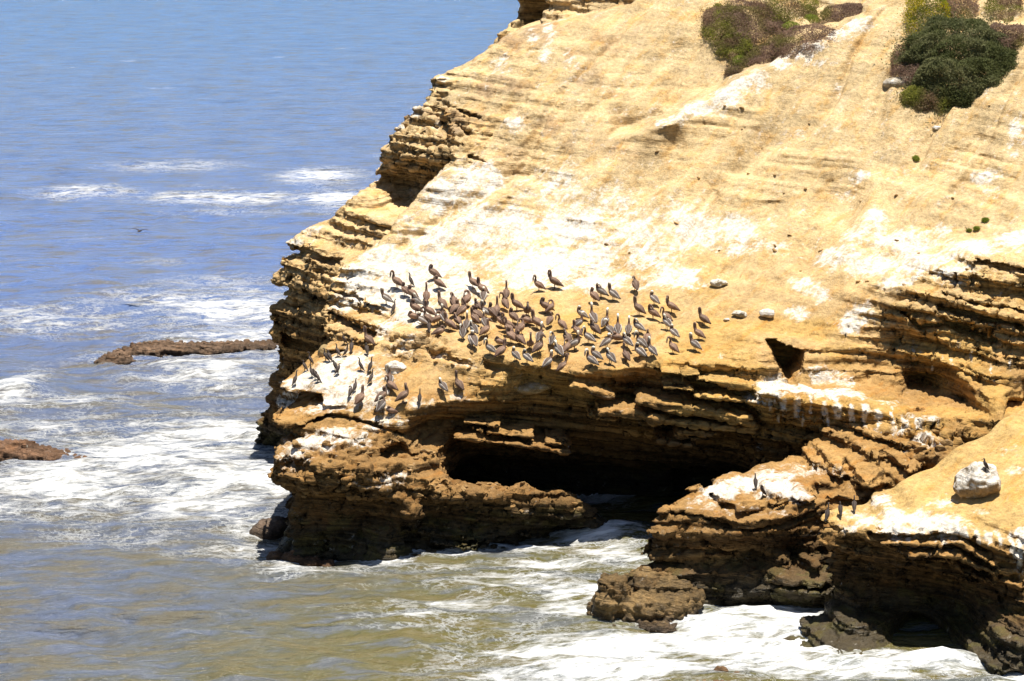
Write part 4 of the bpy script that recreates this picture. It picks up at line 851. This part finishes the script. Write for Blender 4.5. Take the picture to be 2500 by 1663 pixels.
# broken blocks lying on the lower buttress and the tongue: pieces of the cliff
protos = []
import bmesh
for k in range(6):
    rr = random.Random(50+k); bm = bmesh.new()
    for _ in range(16):
        a = Vector((rr.gauss(0,1), rr.gauss(0,1), rr.gauss(0,1))).normalized()*rr.uniform(.75,1.05); bm.verts.new((a.x*1.2, a.y*.9, a.z*.65))
    bmesh.ops.convex_hull(bm, input=bm.verts[:]); 
    for v in [v for v in bm.verts if not v.link_faces]: bm.verts.remove(v)
    bmesh.ops.bevel(bm, geom=bm.edges[:], offset=.07, segments=1, affect='EDGES')
    me = bpy.data.meshes.new('rock_chunk'); bm.to_mesh(me); bm.free(); n = len(me.vertices)
    set_col(me, 'Col', np.tile(np.array((.33,.205,.085))*rr.uniform(.8,1.25), (n, 1))); set_val(me, 'steep', np.full(n, .2)); set_val(me, 'guano', np.zeros(n)); set_val(me, 'wet', np.zeros(n)); me.materials.append(ROCK)
    protos.append(me)
bpy.context.view_layer.update()
def scatter(n, u0, u1, v0, v1, smin_, smax_, seed, ok=lambda u, v: True):
    rr = random.Random(seed)
    for _ in range(n):
        u = rr.uniform(u0, u1); v = rr.uniform(v0, v1)
        if not ok(u, v): continue
        h = cast([cliff], u, v)
        if h is None or h[0].z < 0.4 or h[1].z < 0.15: continue
        o = link('rock_chunk', protos[rr.randrange(6)], cliff); s = rr.uniform(smin_, smax_)**1.0
        o.location = h[0] + Vector((0, 0, s*0.12)); o.scale = (s*rr.uniform(.8,1.4), s, s*rr.uniform(.6,1)); o.rotation_euler = (rr.uniform(-.4,.4), rr.uniform(-.4,.4), rr.uniform(0, 6.28))
scatter(70, 690, 1060, 1080, 1215, .08, .26, 1)
scatter(60, 1060, 1470, 1180, 1270, .08, .25, 2, lambda u, v: v > 1180+(max(u-1330,0))*.6)
scatter(30, 2080, 2320, 1040, 1140, .12, .34, 3)
scatter(14, 1000, 1180, 840, 900, .08, .22, 4)
scatter(40, 950, 1110, 230, 400, .08, .26, 5)
scatter(30, 1450, 2450, 250, 700, .05, .16, 6)
# ------------------------------------------------------------------ shrubs on the slope
LEAF, lt, lp = new_mat('leaves')
lc = attr(lt, 'Col').outputs['Color']; lt.links.new(lc, lp.inputs['Base Color']); lp.inputs['Roughness'].default_value = 0.75; lp.inputs['Specular IOR Level'].default_value = 0.2
lo_ = [n for n in lt.nodes if n.bl_idname == 'ShaderNodeOutputMaterial'][0]; ltr = N(lt, 'ShaderNodeBsdfTranslucent'); lt.links.new(lc, ltr.inputs[0]); lmx = N(lt, 'ShaderNodeMixShader'); lmx.inputs[0].default_value = 0.45
lt.links.new(lp.outputs[0], lmx.inputs[1]); lt.links.new(ltr.outputs[0], lmx.inputs[2]); lt.links.new(lmx.outputs[0], lo_.inputs[0])
TWIG, tt, tp = new_mat('twigs')
tpos = N(tt, 'ShaderNodeNewGeometry').outputs['Position']
tt.links.new(mixc(tt, tex(tt, tpos, 9.0), (.10,.065,.045), (.22,.15,.10)), tp.inputs['Base Color']); tp.inputs['Roughness'].default_value = 0.9

def shrub(name, u, v, rx, ry, rz, nleaf, pal, label, cat, size=0.05, group=None, seed=1, flowers=None):
    nleaf = int(nleaf*1.7); size = size*0.72
    h = cast([cliff], u, v)
    if h is None: return None
    p, n = h; n = (n*0.5 + Vector((0, -0.45, 0.6))*0.5).normalized()
    e1 = Vector((1, 0, 0)); e1 = (e1 - n*e1.dot(n)).normalized(); e2 = n.cross(e1)
    root = bpy.data.objects.new(name, None); COL.objects.link(root); root.location = p; root.empty_display_size = 0.2
    rg = np.random.default_rng(seed)
    a = rg.uniform(0, 2*np.pi, nleaf); r = np.sqrt(rg.random(nleaf)); edge = 0.5+0.55*noise3(np.cos(a)*1.3+seed, np.sin(a)*1.3, 0.5)+0.45*noise3(np.cos(a)*4+seed, np.sin(a)*4, 4.5); r = r**0.85*(1+0.10*rg.exponential(1.0, nleaf)*(rg.random(nleaf) < .5))
    X = r*np.cos(a)*rx*edge; Y = r*np.sin(a)*ry*edge
    lump = 0.55+0.9*noise3(X*1.4/max(rx,.6)*2.2+seed*3, Y*2.4, 7.7)*(0.6+0.5*noise3(X*5, Y*5, seed))
    top = np.sqrt(np.clip(1-r**2.4, 0.01, 1))*rz*lump
    Z = top*(1-0.55*rg.random(nleaf)**1.8) + 0.05 + 0.10*rg.random(nleaf)*(rz > .5)
    P = X[:, None]*np.array(e1) + Y[:, None]*np.array(e2) + Z[:, None]*np.array(n)
    # leaf sprays: each a thin folded pair of triangles
    d = rg.normal(size=(nleaf, 3)); d += 0.25*np.array(n); d /= np.linalg.norm(d, axis=1, keepdims=True)
    w = np.cross(d, rg.normal(size=(nleaf, 3))); w /= np.linalg.norm(w, axis=1, keepdims=True)
    L = size*rg.uniform(.6, 1.5, nleaf)[:, None]
    V = np.stack([P, P+d*L+w*L*.45, P+d*L*2.0, P+d*L-w*L*.45], 1).reshape(-1, 3)
    F = np.arange(nleaf*4).reshape(-1, 4)
    k = np.clip(noise3(X*1.1+seed*7, Y*1.1, 3.1)*1.5-.25 + rg.normal(0, .1, nleaf), 0, 1)
    pal = np.array(pal); ki = k*(len(pal)-1); i0 = np.clip(ki.astype(int), 0, len(pal)-2); C = pal[i0] + (pal[i0+1]-pal[i0])*(ki-i0)[:, None]
    C = C*rg.uniform(1.05, 1.6, nleaf)[:, None]
    if flowers:
        fl = rg.random(nleaf) < flowers[0]*sstep(.4, .6, noise3(X*2, Y*2, 5)); fl &= Z > top*.75; C[fl] = flowers[1]
    me = mesh_np('foliage', V, F, smooth=False); set_col(me, 'Col', np.repeat(C, 4, 0)); link('foliage', me, root, LEAF)
    # stems
    SV, SF = [], []
    for q in range(14):
        ang = rg.uniform(0, 6.28); rr = rg.uniform(.2, .8); tip = np.array(e1)*rr*rx*math.cos(ang)+np.array(e2)*rr*ry*math.sin(ang)+np.array(n)*rz*.6
        b = tip*np.array((.25,.25,.1)) - np.array(n)*.15; m_ = (b+tip)/2+rg.normal(0, .06, 3)
        for (A, B, ra, rb) in ((b, m_, .03, .02), (m_, tip, .02, .008)):
            o = len(SV)
            for c, rad in ((A, ra), (B, rb)):
                for t3 in range(3): SV.append(c + rad*(math.cos(2.1*t3)*np.array(e1)+math.sin(2.1*t3)*np.array(e2)))
            for t3 in range(3): SF.append((o+t3, o+(t3+1)%3, o+3+(t3+1)%3, o+3+t3))
    link('stems', mesh_np('stems', SV, SF), root, TWIG)
    return tag(root, label, cat, group)
GRN = [(.075,.085,.03),(.115,.125,.05),(.165,.165,.08),(.09,.10,.04)]
BRN = [(.16,.105,.08),(.26,.18,.13),(.20,.13,.10),(.17,.15,.05)]
BGR = [(.19,.125,.08),(.15,.15,.035),(.22,.23,.04),(.22,.15,.10)]
BRT = [(.16,.20,.03),(.24,.28,.05),(.20,.22,.05)]
shrub('shrub', 2340, 165, 2.9, 2.6, 1.15, 40000, GRN, 'large dense dark green shrub on the upper right slope', 'shrub', .07, None, 3)
shrub('shrub', 2225, 165, 1.0, 1.7, .55, 6000, BRN, 'brown dry shrub against the left side of the dark green shrub', 'shrub', .05, None, 4)
shrub('shrub', 2270, 240, 1.3, .9, .5, 6000, BGR, 'brownish green low shrub under the dark green shrub', 'shrub', .05, None, 5)
shrub('shrub', 2450, 100, 1.3, 1.0, .6, 5000, BRN, 'brown shrub at the upper right corner above the dark green shrub', 'shrub', .05, None, 6)
shrub('flowering_plant', 2265, 45, 1.25, 2.4, .55, 11000, [(.12,.13,.015),(.18,.19,.02),(.14,.17,.025)], 'yellow green plant covered in small yellow flowers at the top', 'plant', .05, None, 7, (.5, (.55,.45,.02)))
shrub('shrub', 2350, 20, .9, 1.6, .4, 4500, BRN, 'purplish brown shrub right of the yellow flowering plant', 'shrub', .05, None, 8)
shrub('shrub', 2460, 20, 1.0, 1.4, .4, 4000, BGR, 'mixed brown and green shrub in the top right corner', 'shrub', .05, None, 9)
for i, (u, v, rx, ry, rz, n, pal, lab) in enumerate([
 (1770,65,1.25,1.5,.6,8000,BGR,'green topped rounded shrub at the left end of the brown thicket'), (1850,75,2.0,2.1,.6,11000,BRN,'broad brown shrub in the middle of the brown thicket'),
 (1930,25,1.7,1.4,.5,7000,BGR,'brown and green shrub at the top of the brown thicket'), (1790,115,.9,.9,.4,4000,BGR,'small green shrub at the lower left of the brown thicket'),
 (1950,105,1.7,1.3,.35,6500,BRN,'low brown shrub along the white streaked ridge, right of the thicket'), (1890,135,1.5,1.1,.3,5500,BRN,'low brown shrub along the white streaked ridge, below the thicket'),
 (2060,35,1.2,.9,.35,4500,BRN,'thin brown shrub trailing up the ridge near the top edge'), (1830,155,1.0,.7,.28,3500,BRN,'small brown shrub at the lower tip of the thicket'), (1790,178,.45,.35,.2,1500,BRN,'tiny brown shrub at the foot of the ridge')]):
    shrub('shrub', u, v, rx, ry, rz, n, pal, lab, 'shrub', .048, None, 20+i)
for i, (u, v, r, lab) in enumerate([(1982,48,.4,'bright green tuft on the right of the brown thicket'),(1932,66,.42,'bright green tuft in the middle of the ridge thicket'),(1880,76,.35,'bright green tuft left of the ridge thicket gap'),(1808,152,.45,'bright green tuft at the lower tip of the thicket'),(1845,150,.25,'small green tuft right of the lower thicket tuft'),(2235,388,.15,'small green tuft alone on the bare slope'),(2406,540,.15,'green tuft on the right slope, highest of three'),(2384,560,.12,'green tuft on the right slope, middle of three'),(2366,565,.10,'green tuft on the right slope, lowest of three')]):
    shrub('grass_tuft', u, v, r, r*.8, r*.4, 900, BRT, lab, 'tuft', .035, None, 50+i)
# ------------------------------------------------------------------ pelicans and cormorants
FEA, ft, fp = new_mat('feathers')
fc = attr(ft, 'Col').outputs['Color']; og = N(ft, 'ShaderNodeTexCoord').outputs['Object']
fk = ramp(ft, tex(ft, og, 1.0, (9, 9, 22), 3, 0.6), 0.3, 0.7, 0.72, 1.25)
fk = math_n(ft, 'MULTIPLY', fk, ramp(ft, N(ft, 'ShaderNodeObjectInfo').outputs['Random'], 0.0, 1.0, 0.75, 1.4))
fcb = N(ft, 'ShaderNodeCombineColor')
for i in range(3): ft.links.new(fk, fcb.inputs[i])
ft.links.new(mixc(ft, 1.0, fc, fcb.outputs[0], 'MULTIPLY'), fp.inputs['Base Color']); fp.inputs['Roughness'].default_value = 0.7

def loft(spine, seg=8):
    "spine: (x, y, z, half width, half height, colour) from tail to head"
    S = [np.array(p[:3], float) for p in spine]; V, F, C = [], [], []
    for i, p in enumerate(spine):
        t = S[min(i+1, len(S)-1)] - S[max(i-1, 0)]; t /= np.linalg.norm(t)
        side = np.cross(t, (0, 0, 1.0)); side = side/np.linalg.norm(side) if np.linalg.norm(side) > .2 else np.array((0, 1.0, 0))
        if i and np.dot(side, ps) < 0: side = -side
        ps = side; up = np.cross(side, t)
        for k in range(seg):
            a = 2*math.pi*k/seg; V.append(S[i] + side*math.cos(a)*p[3] + up*math.sin(a)*p[4]); C.append(p[5])
    n = len(spine)
    for i in range(n-1):
        for k in range(seg): a = i*seg+k; b = i*seg+(k+1) % seg; F.append((a, b, b+seg, a+seg))
    F.append(tuple(range(seg-1, -1, -1))); F.append(tuple(range((n-1)*seg, n*seg)))
    return V, F, C
def mk(name, parts):
    V, F, C = [], [], []
    for v, f, c in parts:
        o = len(V); V += list(v); F += [tuple(o+i for i in q) for q in f]; C += list(c)
    me = bpy.data.meshes.new(name); me.from_pydata([tuple(v) for v in V], [], F); me.update()
    for p in me.polygons: p.use_smooth = True
    set_col(me, 'Col', np.array(C)); me.materials.append(FEA); return me

BR, BR2, BR3 = (.16,.092,.058), (.115,.064,.041), (.21,.13,.085)
GY, GY2, DKB, CHN, WHT = (.25,.22,.195), (.33,.295,.265), (.075,.05,.038), (.10,.052,.032), (.72,.68,.56)
PINK, BILG = (.26,.20,.16), (.38,.33,.27)
NECKS = {  # centre line of neck and head, then bill tip: x, y, z
 'upright': ([(.185,0,.70),(.18,0,.80),(.185,0,.89),(.215,0,.95),(.265,0,.955),(.30,0,.935)], (.285,0,.60)),
 'watchful': ([(.18,0,.70),(.17,0,.81),(.19,.01,.92),(.24,.02,.985),(.30,.03,.975),(.34,.03,.96)], (.58,.06,.76)),
 'tucked': ([(.15,0,.66),(.07,0,.70),(.05,0,.765),(.11,0,.80),(.17,0,.79),(.20,0,.77)], (.27,0,.47)),
 'preening': ([(.19,.02,.69),(.17,.05,.77),(.11,.09,.81),(.04,.12,.79),(-.01,.13,.76),(-.04,.13,.74)], (-.15,.12,.47)),
 'turned': ([(.18,0,.70),(.16,.02,.79),(.15,.06,.88),(.17,.12,.94),(.19,.18,.93),(.20,.22,.91)], (.23,.24,.60)),
 'stretched': ([(.20,0,.69),(.20,0,.82),(.19,0,.95),(.21,0,1.04),(.27,0,1.06),(.31,0,1.045)], (.32,0,.72)),
 'resting': ([(.13,0,.38),(.08,0,.43),(.06,0,.49),(.11,0,.52),(.16,0,.51),(.19,0,.49)], (.28,0,.28)),
}
def pelican_meshes(pl, pose):
    adult = pl == 'grey'
    c0, c1 = (DKB, DKB) if adult else (BR2, BR); cn = CHN if adult else BR2; ch = WHT if adult else BR
    low = pose == 'resting'
    dz = -.20 if low else 0
    body = [(-.46,0,.17,.03,.012,c0),(-.38,0,.21,.075,.03,c0),(-.26,0,.28,.125,.10,c0),(-.12,0,.37,.165,.155,c1),(.02,0,.45,.18,.18,c1),(.12,0,.52,.15,.15,c1),(.175,0,.60,.095,.10,cn)]
    if low: body = [(x, y, z*.55+.06, a, b, c) for (x, y, z, a, b, c) in body]
    nk, tip = NECKS[pose]
    rad = [(.068,.075),(.056,.062),(.054,.06),(.064,.068),(.056,.06),(.03,.04)]
    col = [cn, cn, cn if not adult else (.35,.28,.2), ch, ch, ch]
    sp = body + [(*p, a, b, c) for p, (a, b), c in zip(nk, rad, col)]
    B = mk('body', [loft(sp, 9)])
    e = np.array(nk[-1]); tp = np.array(tip); bl = []
    for t_, w, h in ((-.06,.026,.034),(.15,.028,.046),(.4,.028,.056),(.7,.024,.042),(.93,.016,.02),(1,.008,.008)): bl.append((*(e+(tp-e)*t_), w, h, BILG if adult else PINK))
    BI = mk('bill', [loft(bl, 6)])
    W = []
    for s_ in (1, -1):
        w0, w1 = (GY2, GY) if adult else (BR3, BR2)
        wing = [(.13,s_*.075,.53,.03,.05,w0),(.08,s_*.14,.50,.045,.105,w0),(-.06,s_*.165,.43,.045,.125,w0),(-.22,s_*.13,.34,.038,.10,w1),(-.38,s_*.065,.24,.02,.05,w1),(-.50,s_*.03,.165,.01,.016,DKB)]
        if low: wing = [(x, y, z*.55+.06, a, b, c) for (x, y, z, a, b, c) in wing]
        W.append(mk('wing', [loft(wing, 7)]))
    LG = []
    for s_ in (1, -1):
        tz = .10 if low else .31
        leg = loft([(-.02,s_*.055,tz,.02,.02,DKB),(-.035,s_*.055,tz*.5,.014,.014,DKB),(-.02,s_*.055,.012,.014,.014,DKB)], 5)
        f = ([(-.05,s_*.055,.004),(.09,s_*.055+.055,.004),(.11,s_*.055,.006),(.09,s_*.055-.055,.004),(-.0,s_*.055,.03)], [(0,3,2,4),(0,4,2,1)], [DKB]*5)
        LG.append((mk('leg', [leg]), mk('foot', [f])))
    return [('body', B), ('bill', BI), ('wing', W[0]), ('wing', W[1]), ('leg', LG[0]), ('leg', LG[1])]
def cormorant_meshes(pose):
    K, K2 = (.055,.040,.033), (.085,.062,.050)
    neck = {'upright': [(.055,0,.56),(.045,0,.63),(.06,0,.70),(.095,0,.735),(.13,0,.73)], 'stretched': [(.07,0,.57),(.075,0,.66),(.085,0,.75),(.12,0,.79),(.155,0,.79)],
            'preening': [(.07,.01,.55),(.07,.05,.59),(.045,.09,.58),(.02,.10,.545),(-.005,.10,.51)], 'hunched': [(.05,0,.54),(.035,0,.575),(.05,0,.61),(.09,0,.62),(.125,0,.61)]}[pose]
    rad = [(.036,.04),(.03,.033),(.029,.032),(.034,.034),(.018,.022)]
    sp = [(-.26,0,.04,.035,.008,K),(-.19,0,.10,.05,.016,K),(-.12,0,.18,.06,.05,K),(-.05,0,.28,.085,.08,K2),(.01,0,.38,.09,.088,K2),(.05,0,.47,.07,.07,K2)] + [(*p, a, b, K) for p, (a, b) in zip(neck, rad)]
    e = np.array(neck[-1]); dd = e-np.array(neck[-2]); dd = dd/np.linalg.norm(dd)
    B = mk('body', [loft(sp, 8)]); BI = mk('bill', [loft([(*(e-dd*.01), .012,.014,(.16,.12,.07)), (*(e+dd*.05), .008,.008,(.16,.12,.07)), (*(e+dd*.085), .004,.006,(.12,.09,.05))], 5)])
    W = [mk('wing', [loft([(.05,s_*.05,.47,.02,.035,K2),(.02,s_*.082,.43,.022,.055,K2),(-.05,s_*.085,.31,.02,.06,K),(-.13,s_*.06,.19,.015,.04,K),(-.20,s_*.03,.11,.008,.01,K)], 6)]) for s_ in (1, -1)]
    LG = [(mk('leg', [loft([(-.02,s_*.035,.22,.016,.016,K),(-.01,s_*.035,.01,.011,.011,K)], 5)]), mk('foot', [([(-.03,s_*.035,.004),(.06,s_*.035+.03,.004),(.075,s_*.035,.006),(.06,s_*.035-.03,.004),(0,s_*.035,.02)], [(0,3,2,4),(0,4,2,1)], [K]*5)])) for s_ in (1, -1)]
    return [('body', B), ('bill', BI), ('wing', W[0]), ('wing', W[1]), ('leg', LG[0]), ('leg', LG[1])]
CACHE = {}
def get(kind, pl, pose):
    k = (kind, pl, pose)
    if k not in CACHE: CACHE[k] = pelican_meshes(pl, pose) if kind == 'pelican' else cormorant_meshes(pose)
    return CACHE[k]
# survey of the birds: photo point under the feet, plumage b(rown)/g(rey), pose, heading in degrees (0 right, 90 away, 180 left)
PO = dict(u='upright', w='watchful', t='tucked', p='preening', o='turned', s='stretched', r='resting')
A = lambda X, Y: (1150+X/3.626, 600+Y/3.626)
B_ = lambda X, Y: (600+X/3.626, 500+Y/3.626)
C_ = lambda X, Y: (600+X/3.626, 780+Y/3.626)
PEL = []
for f, rows in ((A, '''95,440,b,u,150;110,505,g,t,90;60,590,b,p,130;225,640,b,s,92;312,480,b,s,95;300,570,b,o,100;400,580,b,u,150;595,405,b,o,150;735,385,b,u,165;655,600,b,t,175;705,605,b,p,40;370,690,b,t,130;60,660,b,t,140;130,645,g,u,140;185,650,b,t,120;500,640,b,t,270;488,705,b,r,170;580,745,b,u,145;700,715,b,t,60;800,755,b,o,140;20,795,g,p,110;120,735,g,u,100;130,810,b,w,45;262,725,b,t,130;320,765,b,u,170;440,795,b,p,50;22,905,g,t,100;250,890,b,r,160;350,870,b,t,130;430,890,b,t,120;525,930,b,s,270;610,865,g,s,60;720,890,g,p,80;850,885,b,p,110;600,965,b,w,55;165,970,g,o,150;270,1000,b,u,50;390,1025,g,t,120;490,1045,g,t,140;685,1090,g,u,40;770,990,g,p,110;920,935,g,o,10;815,1125,b,s,40;935,810,b,u,130;955,750,g,w,40;975,660,g,t,150;1080,700,g,s,120;1090,800,b,p,135;1035,870,g,o,140;1085,505,b,t,130;1145,465,g,p,150;1255,490,g,u,140;1455,405,b,p,90;1480,620,b,u,140;1615,530,g,t,140;1605,655,b,p,140;1725,685,b,o,140;1770,600,b,o,170;1730,745,g,p,140;1790,825,g,t,130;1190,735,g,s,60;1225,805,g,o,120;1300,800,g,s,85;1395,795,g,s,95;1290,860,b,r,200;1205,915,g,t,40;1475,775,g,p,150;1560,875,b,t,80;1500,920,g,o,140;1375,905,g,p,140;1370,1030,b,s,110;1490,1005,g,t,140;1600,985,g,s,130;1785,960,b,o,125;2055,710,b,u,150;2010,835,b,u,140;1975,935,g,u,145;1060,1075,g,o,140;1100,1025,g,t,140;1230,1050,g,p,130;330,800,b,w,120;30,700,b,u,140;850,960,b,p,60'''),
                (B_, '''1335,745,b,o,140;1410,815,b,t,140;1660,665,b,t,150;1705,755,b,t,150;2010,745,b,u,150;1240,885,g,u,150;1470,845,b,t,150;1600,865,b,s,95;1505,905,g,p,150;1735,940,b,u,140;1840,925,b,p,90;1960,905,b,p,60;1625,1000,b,u,140;1500,980,b,t,160;1480,1030,b,r,170;1610,1065,b,w,150;1700,1070,b,p,20;1555,1080,g,t,160;1870,1080,b,p,120;1800,1120,b,u,140;1920,1000,b,o,40;2035,1030,b,t,140;1720,1165,b,r,40;1920,1190,g,p,100;2000,1255,g,t,90;1750,1060,g,u,110;1955,1120,g,s,80;1860,985,b,t,60'''),
                (C_, '''1275,600,g,s,95;1285,645,b,o,150;1015,765,b,u,60;1210,745,b,t,50;1205,830,g,p,50;1285,850,b,r,190;1400,745,b,o,30;1740,650,g,p,140;1885,640,b,s,130;1085,240,b,s,140''')):
    for q in rows.split(';'):
        X, Y, pl, po, hd = q.split(','); u, v = f(float(X), float(Y)); PEL.append((u, v, 'brown' if pl == 'b' else 'grey', PO[po], float(hd)))
COR = []
for f, rows in ((C_, '''870,225,u,200;812,330,u,160;890,332,s,20;938,292,u,70;1070,312,h,120;705,372,u,160;738,378,h,150;520,462,h,160;572,405,u,170;790,460,p,150;820,492,h,20;582,512,u,150;612,535,p,150;635,562,h,160;440,585,s,40;1015,458,u,160;1105,468,s,50;1112,572,s,40;970,642,u,60;930,692,p,60;1540,748,s,90'''), (B_, '''1460,725,u,150;1312,962,s,40;1622,1130,h,90''')):
    for q in rows.split(';'):
        X, Y, po, hd = q.split(','); u, v = f(float(X), float(Y)); COR.append((u, v, dict(u='upright', s='stretched', p='preening', h='hunched')[po], float(hd)))
COR += [(1844,1193,'upright',100),(1861,1214,'preening',200),(2020,1272,'stretched',60),(2085,1250,'upright',80),(2051,1259,'hunched',90)]
bpy.context.view_layer.update()
def place(kind, pl, pose, p, hd, scale):
    root = bpy.data.objects.new(kind, None); COL.objects.link(root); root.location = p; root.rotation_euler = (0, 0, math.radians(hd)); root.scale = (scale,)*3; root.empty_display_size = .2
    for nm, me in get(kind, pl, pose):
        foot_me = None
        if isinstance(me, tuple): me, foot_me = me
        o = bpy.data.objects.new(nm, me); COL.objects.link(o); o.parent = root
        if foot_me is not None:
            q = bpy.data.objects.new('foot', foot_me); COL.objects.link(q); q.parent = o
    return root
ORD = ['first','second','third','fourth','fifth','sixth','seventh','eighth','ninth','tenth','eleventh','twelfth','thirteenth','fourteenth','fifteenth']
def pel_zone(u, v):
    if v > 925 or (u < 925 and v > 830): return "below the flock"
    if u < 1085 and v < 735: return "at flock's upper left"
    if v < 735: return "behind the flock"
    if u > 1560: return "on flock's right flank"
    if u < 1150: return "in flock's left part"
    if v > 842: return "in flock's front row"
    if u < 1300: return "in flock's crowded centre"
    return "in flock right of centre"
PHR = dict(upright='neck upright', watchful='bill held forward', tucked='head tucked in', preening='preening its back', turned='head turned aside', stretched='neck stretched tall', resting='lying down')
from collections import defaultdict
grp = defaultdict(list)
rb = random.Random(3)
for (u, v, pl, pose, hd) in PEL:
    h = cast([cliff], u, v)
    if h is None: continue
    o = place('pelican', pl, pose, h[0]-Vector((0, 0, .01)), hd+rb.uniform(-12, 12), rb.uniform(.78, .94))
    grp[('dark brown' if pl == 'brown' else 'grey backed', PHR[pose], pel_zone(u, v))].append((u, o))
for (pl, ph, zn), L in grp.items():
    L.sort(key=lambda q: q[0])
    for i, (u, o) in enumerate(L):
        tag(o, f"{pl} pelican, {ph}, " + (f"{ORD[i]} such from left " if len(L) > 1 else '') + zn, 'pelican', 'pelicans resting on the cliff')
cg = defaultdict(list)
for (u, v, pose, hd) in COR:
    h = cast(ROCKS, u, v)
    if h is None: continue
    o = place('cormorant', '', pose, h[0]-Vector((0, 0, .005)), hd+rb.uniform(-10, 10), rb.uniform(.78, .9))
    if u > 1700: zn = 'on the middle rock shelf' if u < 1900 else 'on the shadowed edge of the right shelf'
    elif v < 835: zn = "among the pelicans' left edge"
    elif u < 780: zn = 'on the white ledge tip'
    elif v < 888: zn = 'at the top of the white ledge'
    else: zn = 'lower on the white ledge'
    cg[(dict(upright='standing upright', stretched='with neck stretched', preening='preening', hunched='hunched')[pose], zn)].append((u, o))
for (ph, zn), L in cg.items():
    L.sort(key=lambda q: q[0])
    for i, (u, o) in enumerate(L):
        tag(o, f"blackish cormorant {ph}, " + (f"{ORD[i]} such from left " if len(L) > 1 else '') + zn, 'cormorant', 'cormorants on the rocks')
h = cast([boulder], 2412, 1128)
if h is None: h = cast([boulder], 2405, 1150)
o = place('cormorant', '', 'hunched', h[0]-Vector((0, 0, .02)), 200, .82); tag(o, 'dark cormorant perched on top of the big white boulder', 'cormorant', 'cormorants on the rocks')

# one bird flying low over the water
root = bpy.data.objects.new('flying_bird', None); COL.objects.link(root); root.location = at(341, 565, 170); root.rotation_euler = (0, 0, math.radians(70))
K = (.04,.03,.03)
link('body', mk('body', [loft([(-.30,0,0,.03,.01,K),(-.2,0,.01,.06,.04,K),(0,0,.02,.08,.075,K),(.15,0,.03,.05,.05,K),(.3,0,.05,.03,.03,K),(.4,0,.06,.03,.03,K),(.5,0,.05,.008,.008,K)], 8)]), root)
for s_ in (1, -1): link('wing', mk('wing', [loft([(.05,s_*.03,.04,.10,.03,K),(.08,s_*.28,.14,.10,.02,K),(.03,s_*.5,.16,.08,.015,K),(-.10,s_*.75,.10,.02,.006,K)], 6)]), root)
tag(root, 'dark bird flying low over the open sea left of the cliff', 'bird')
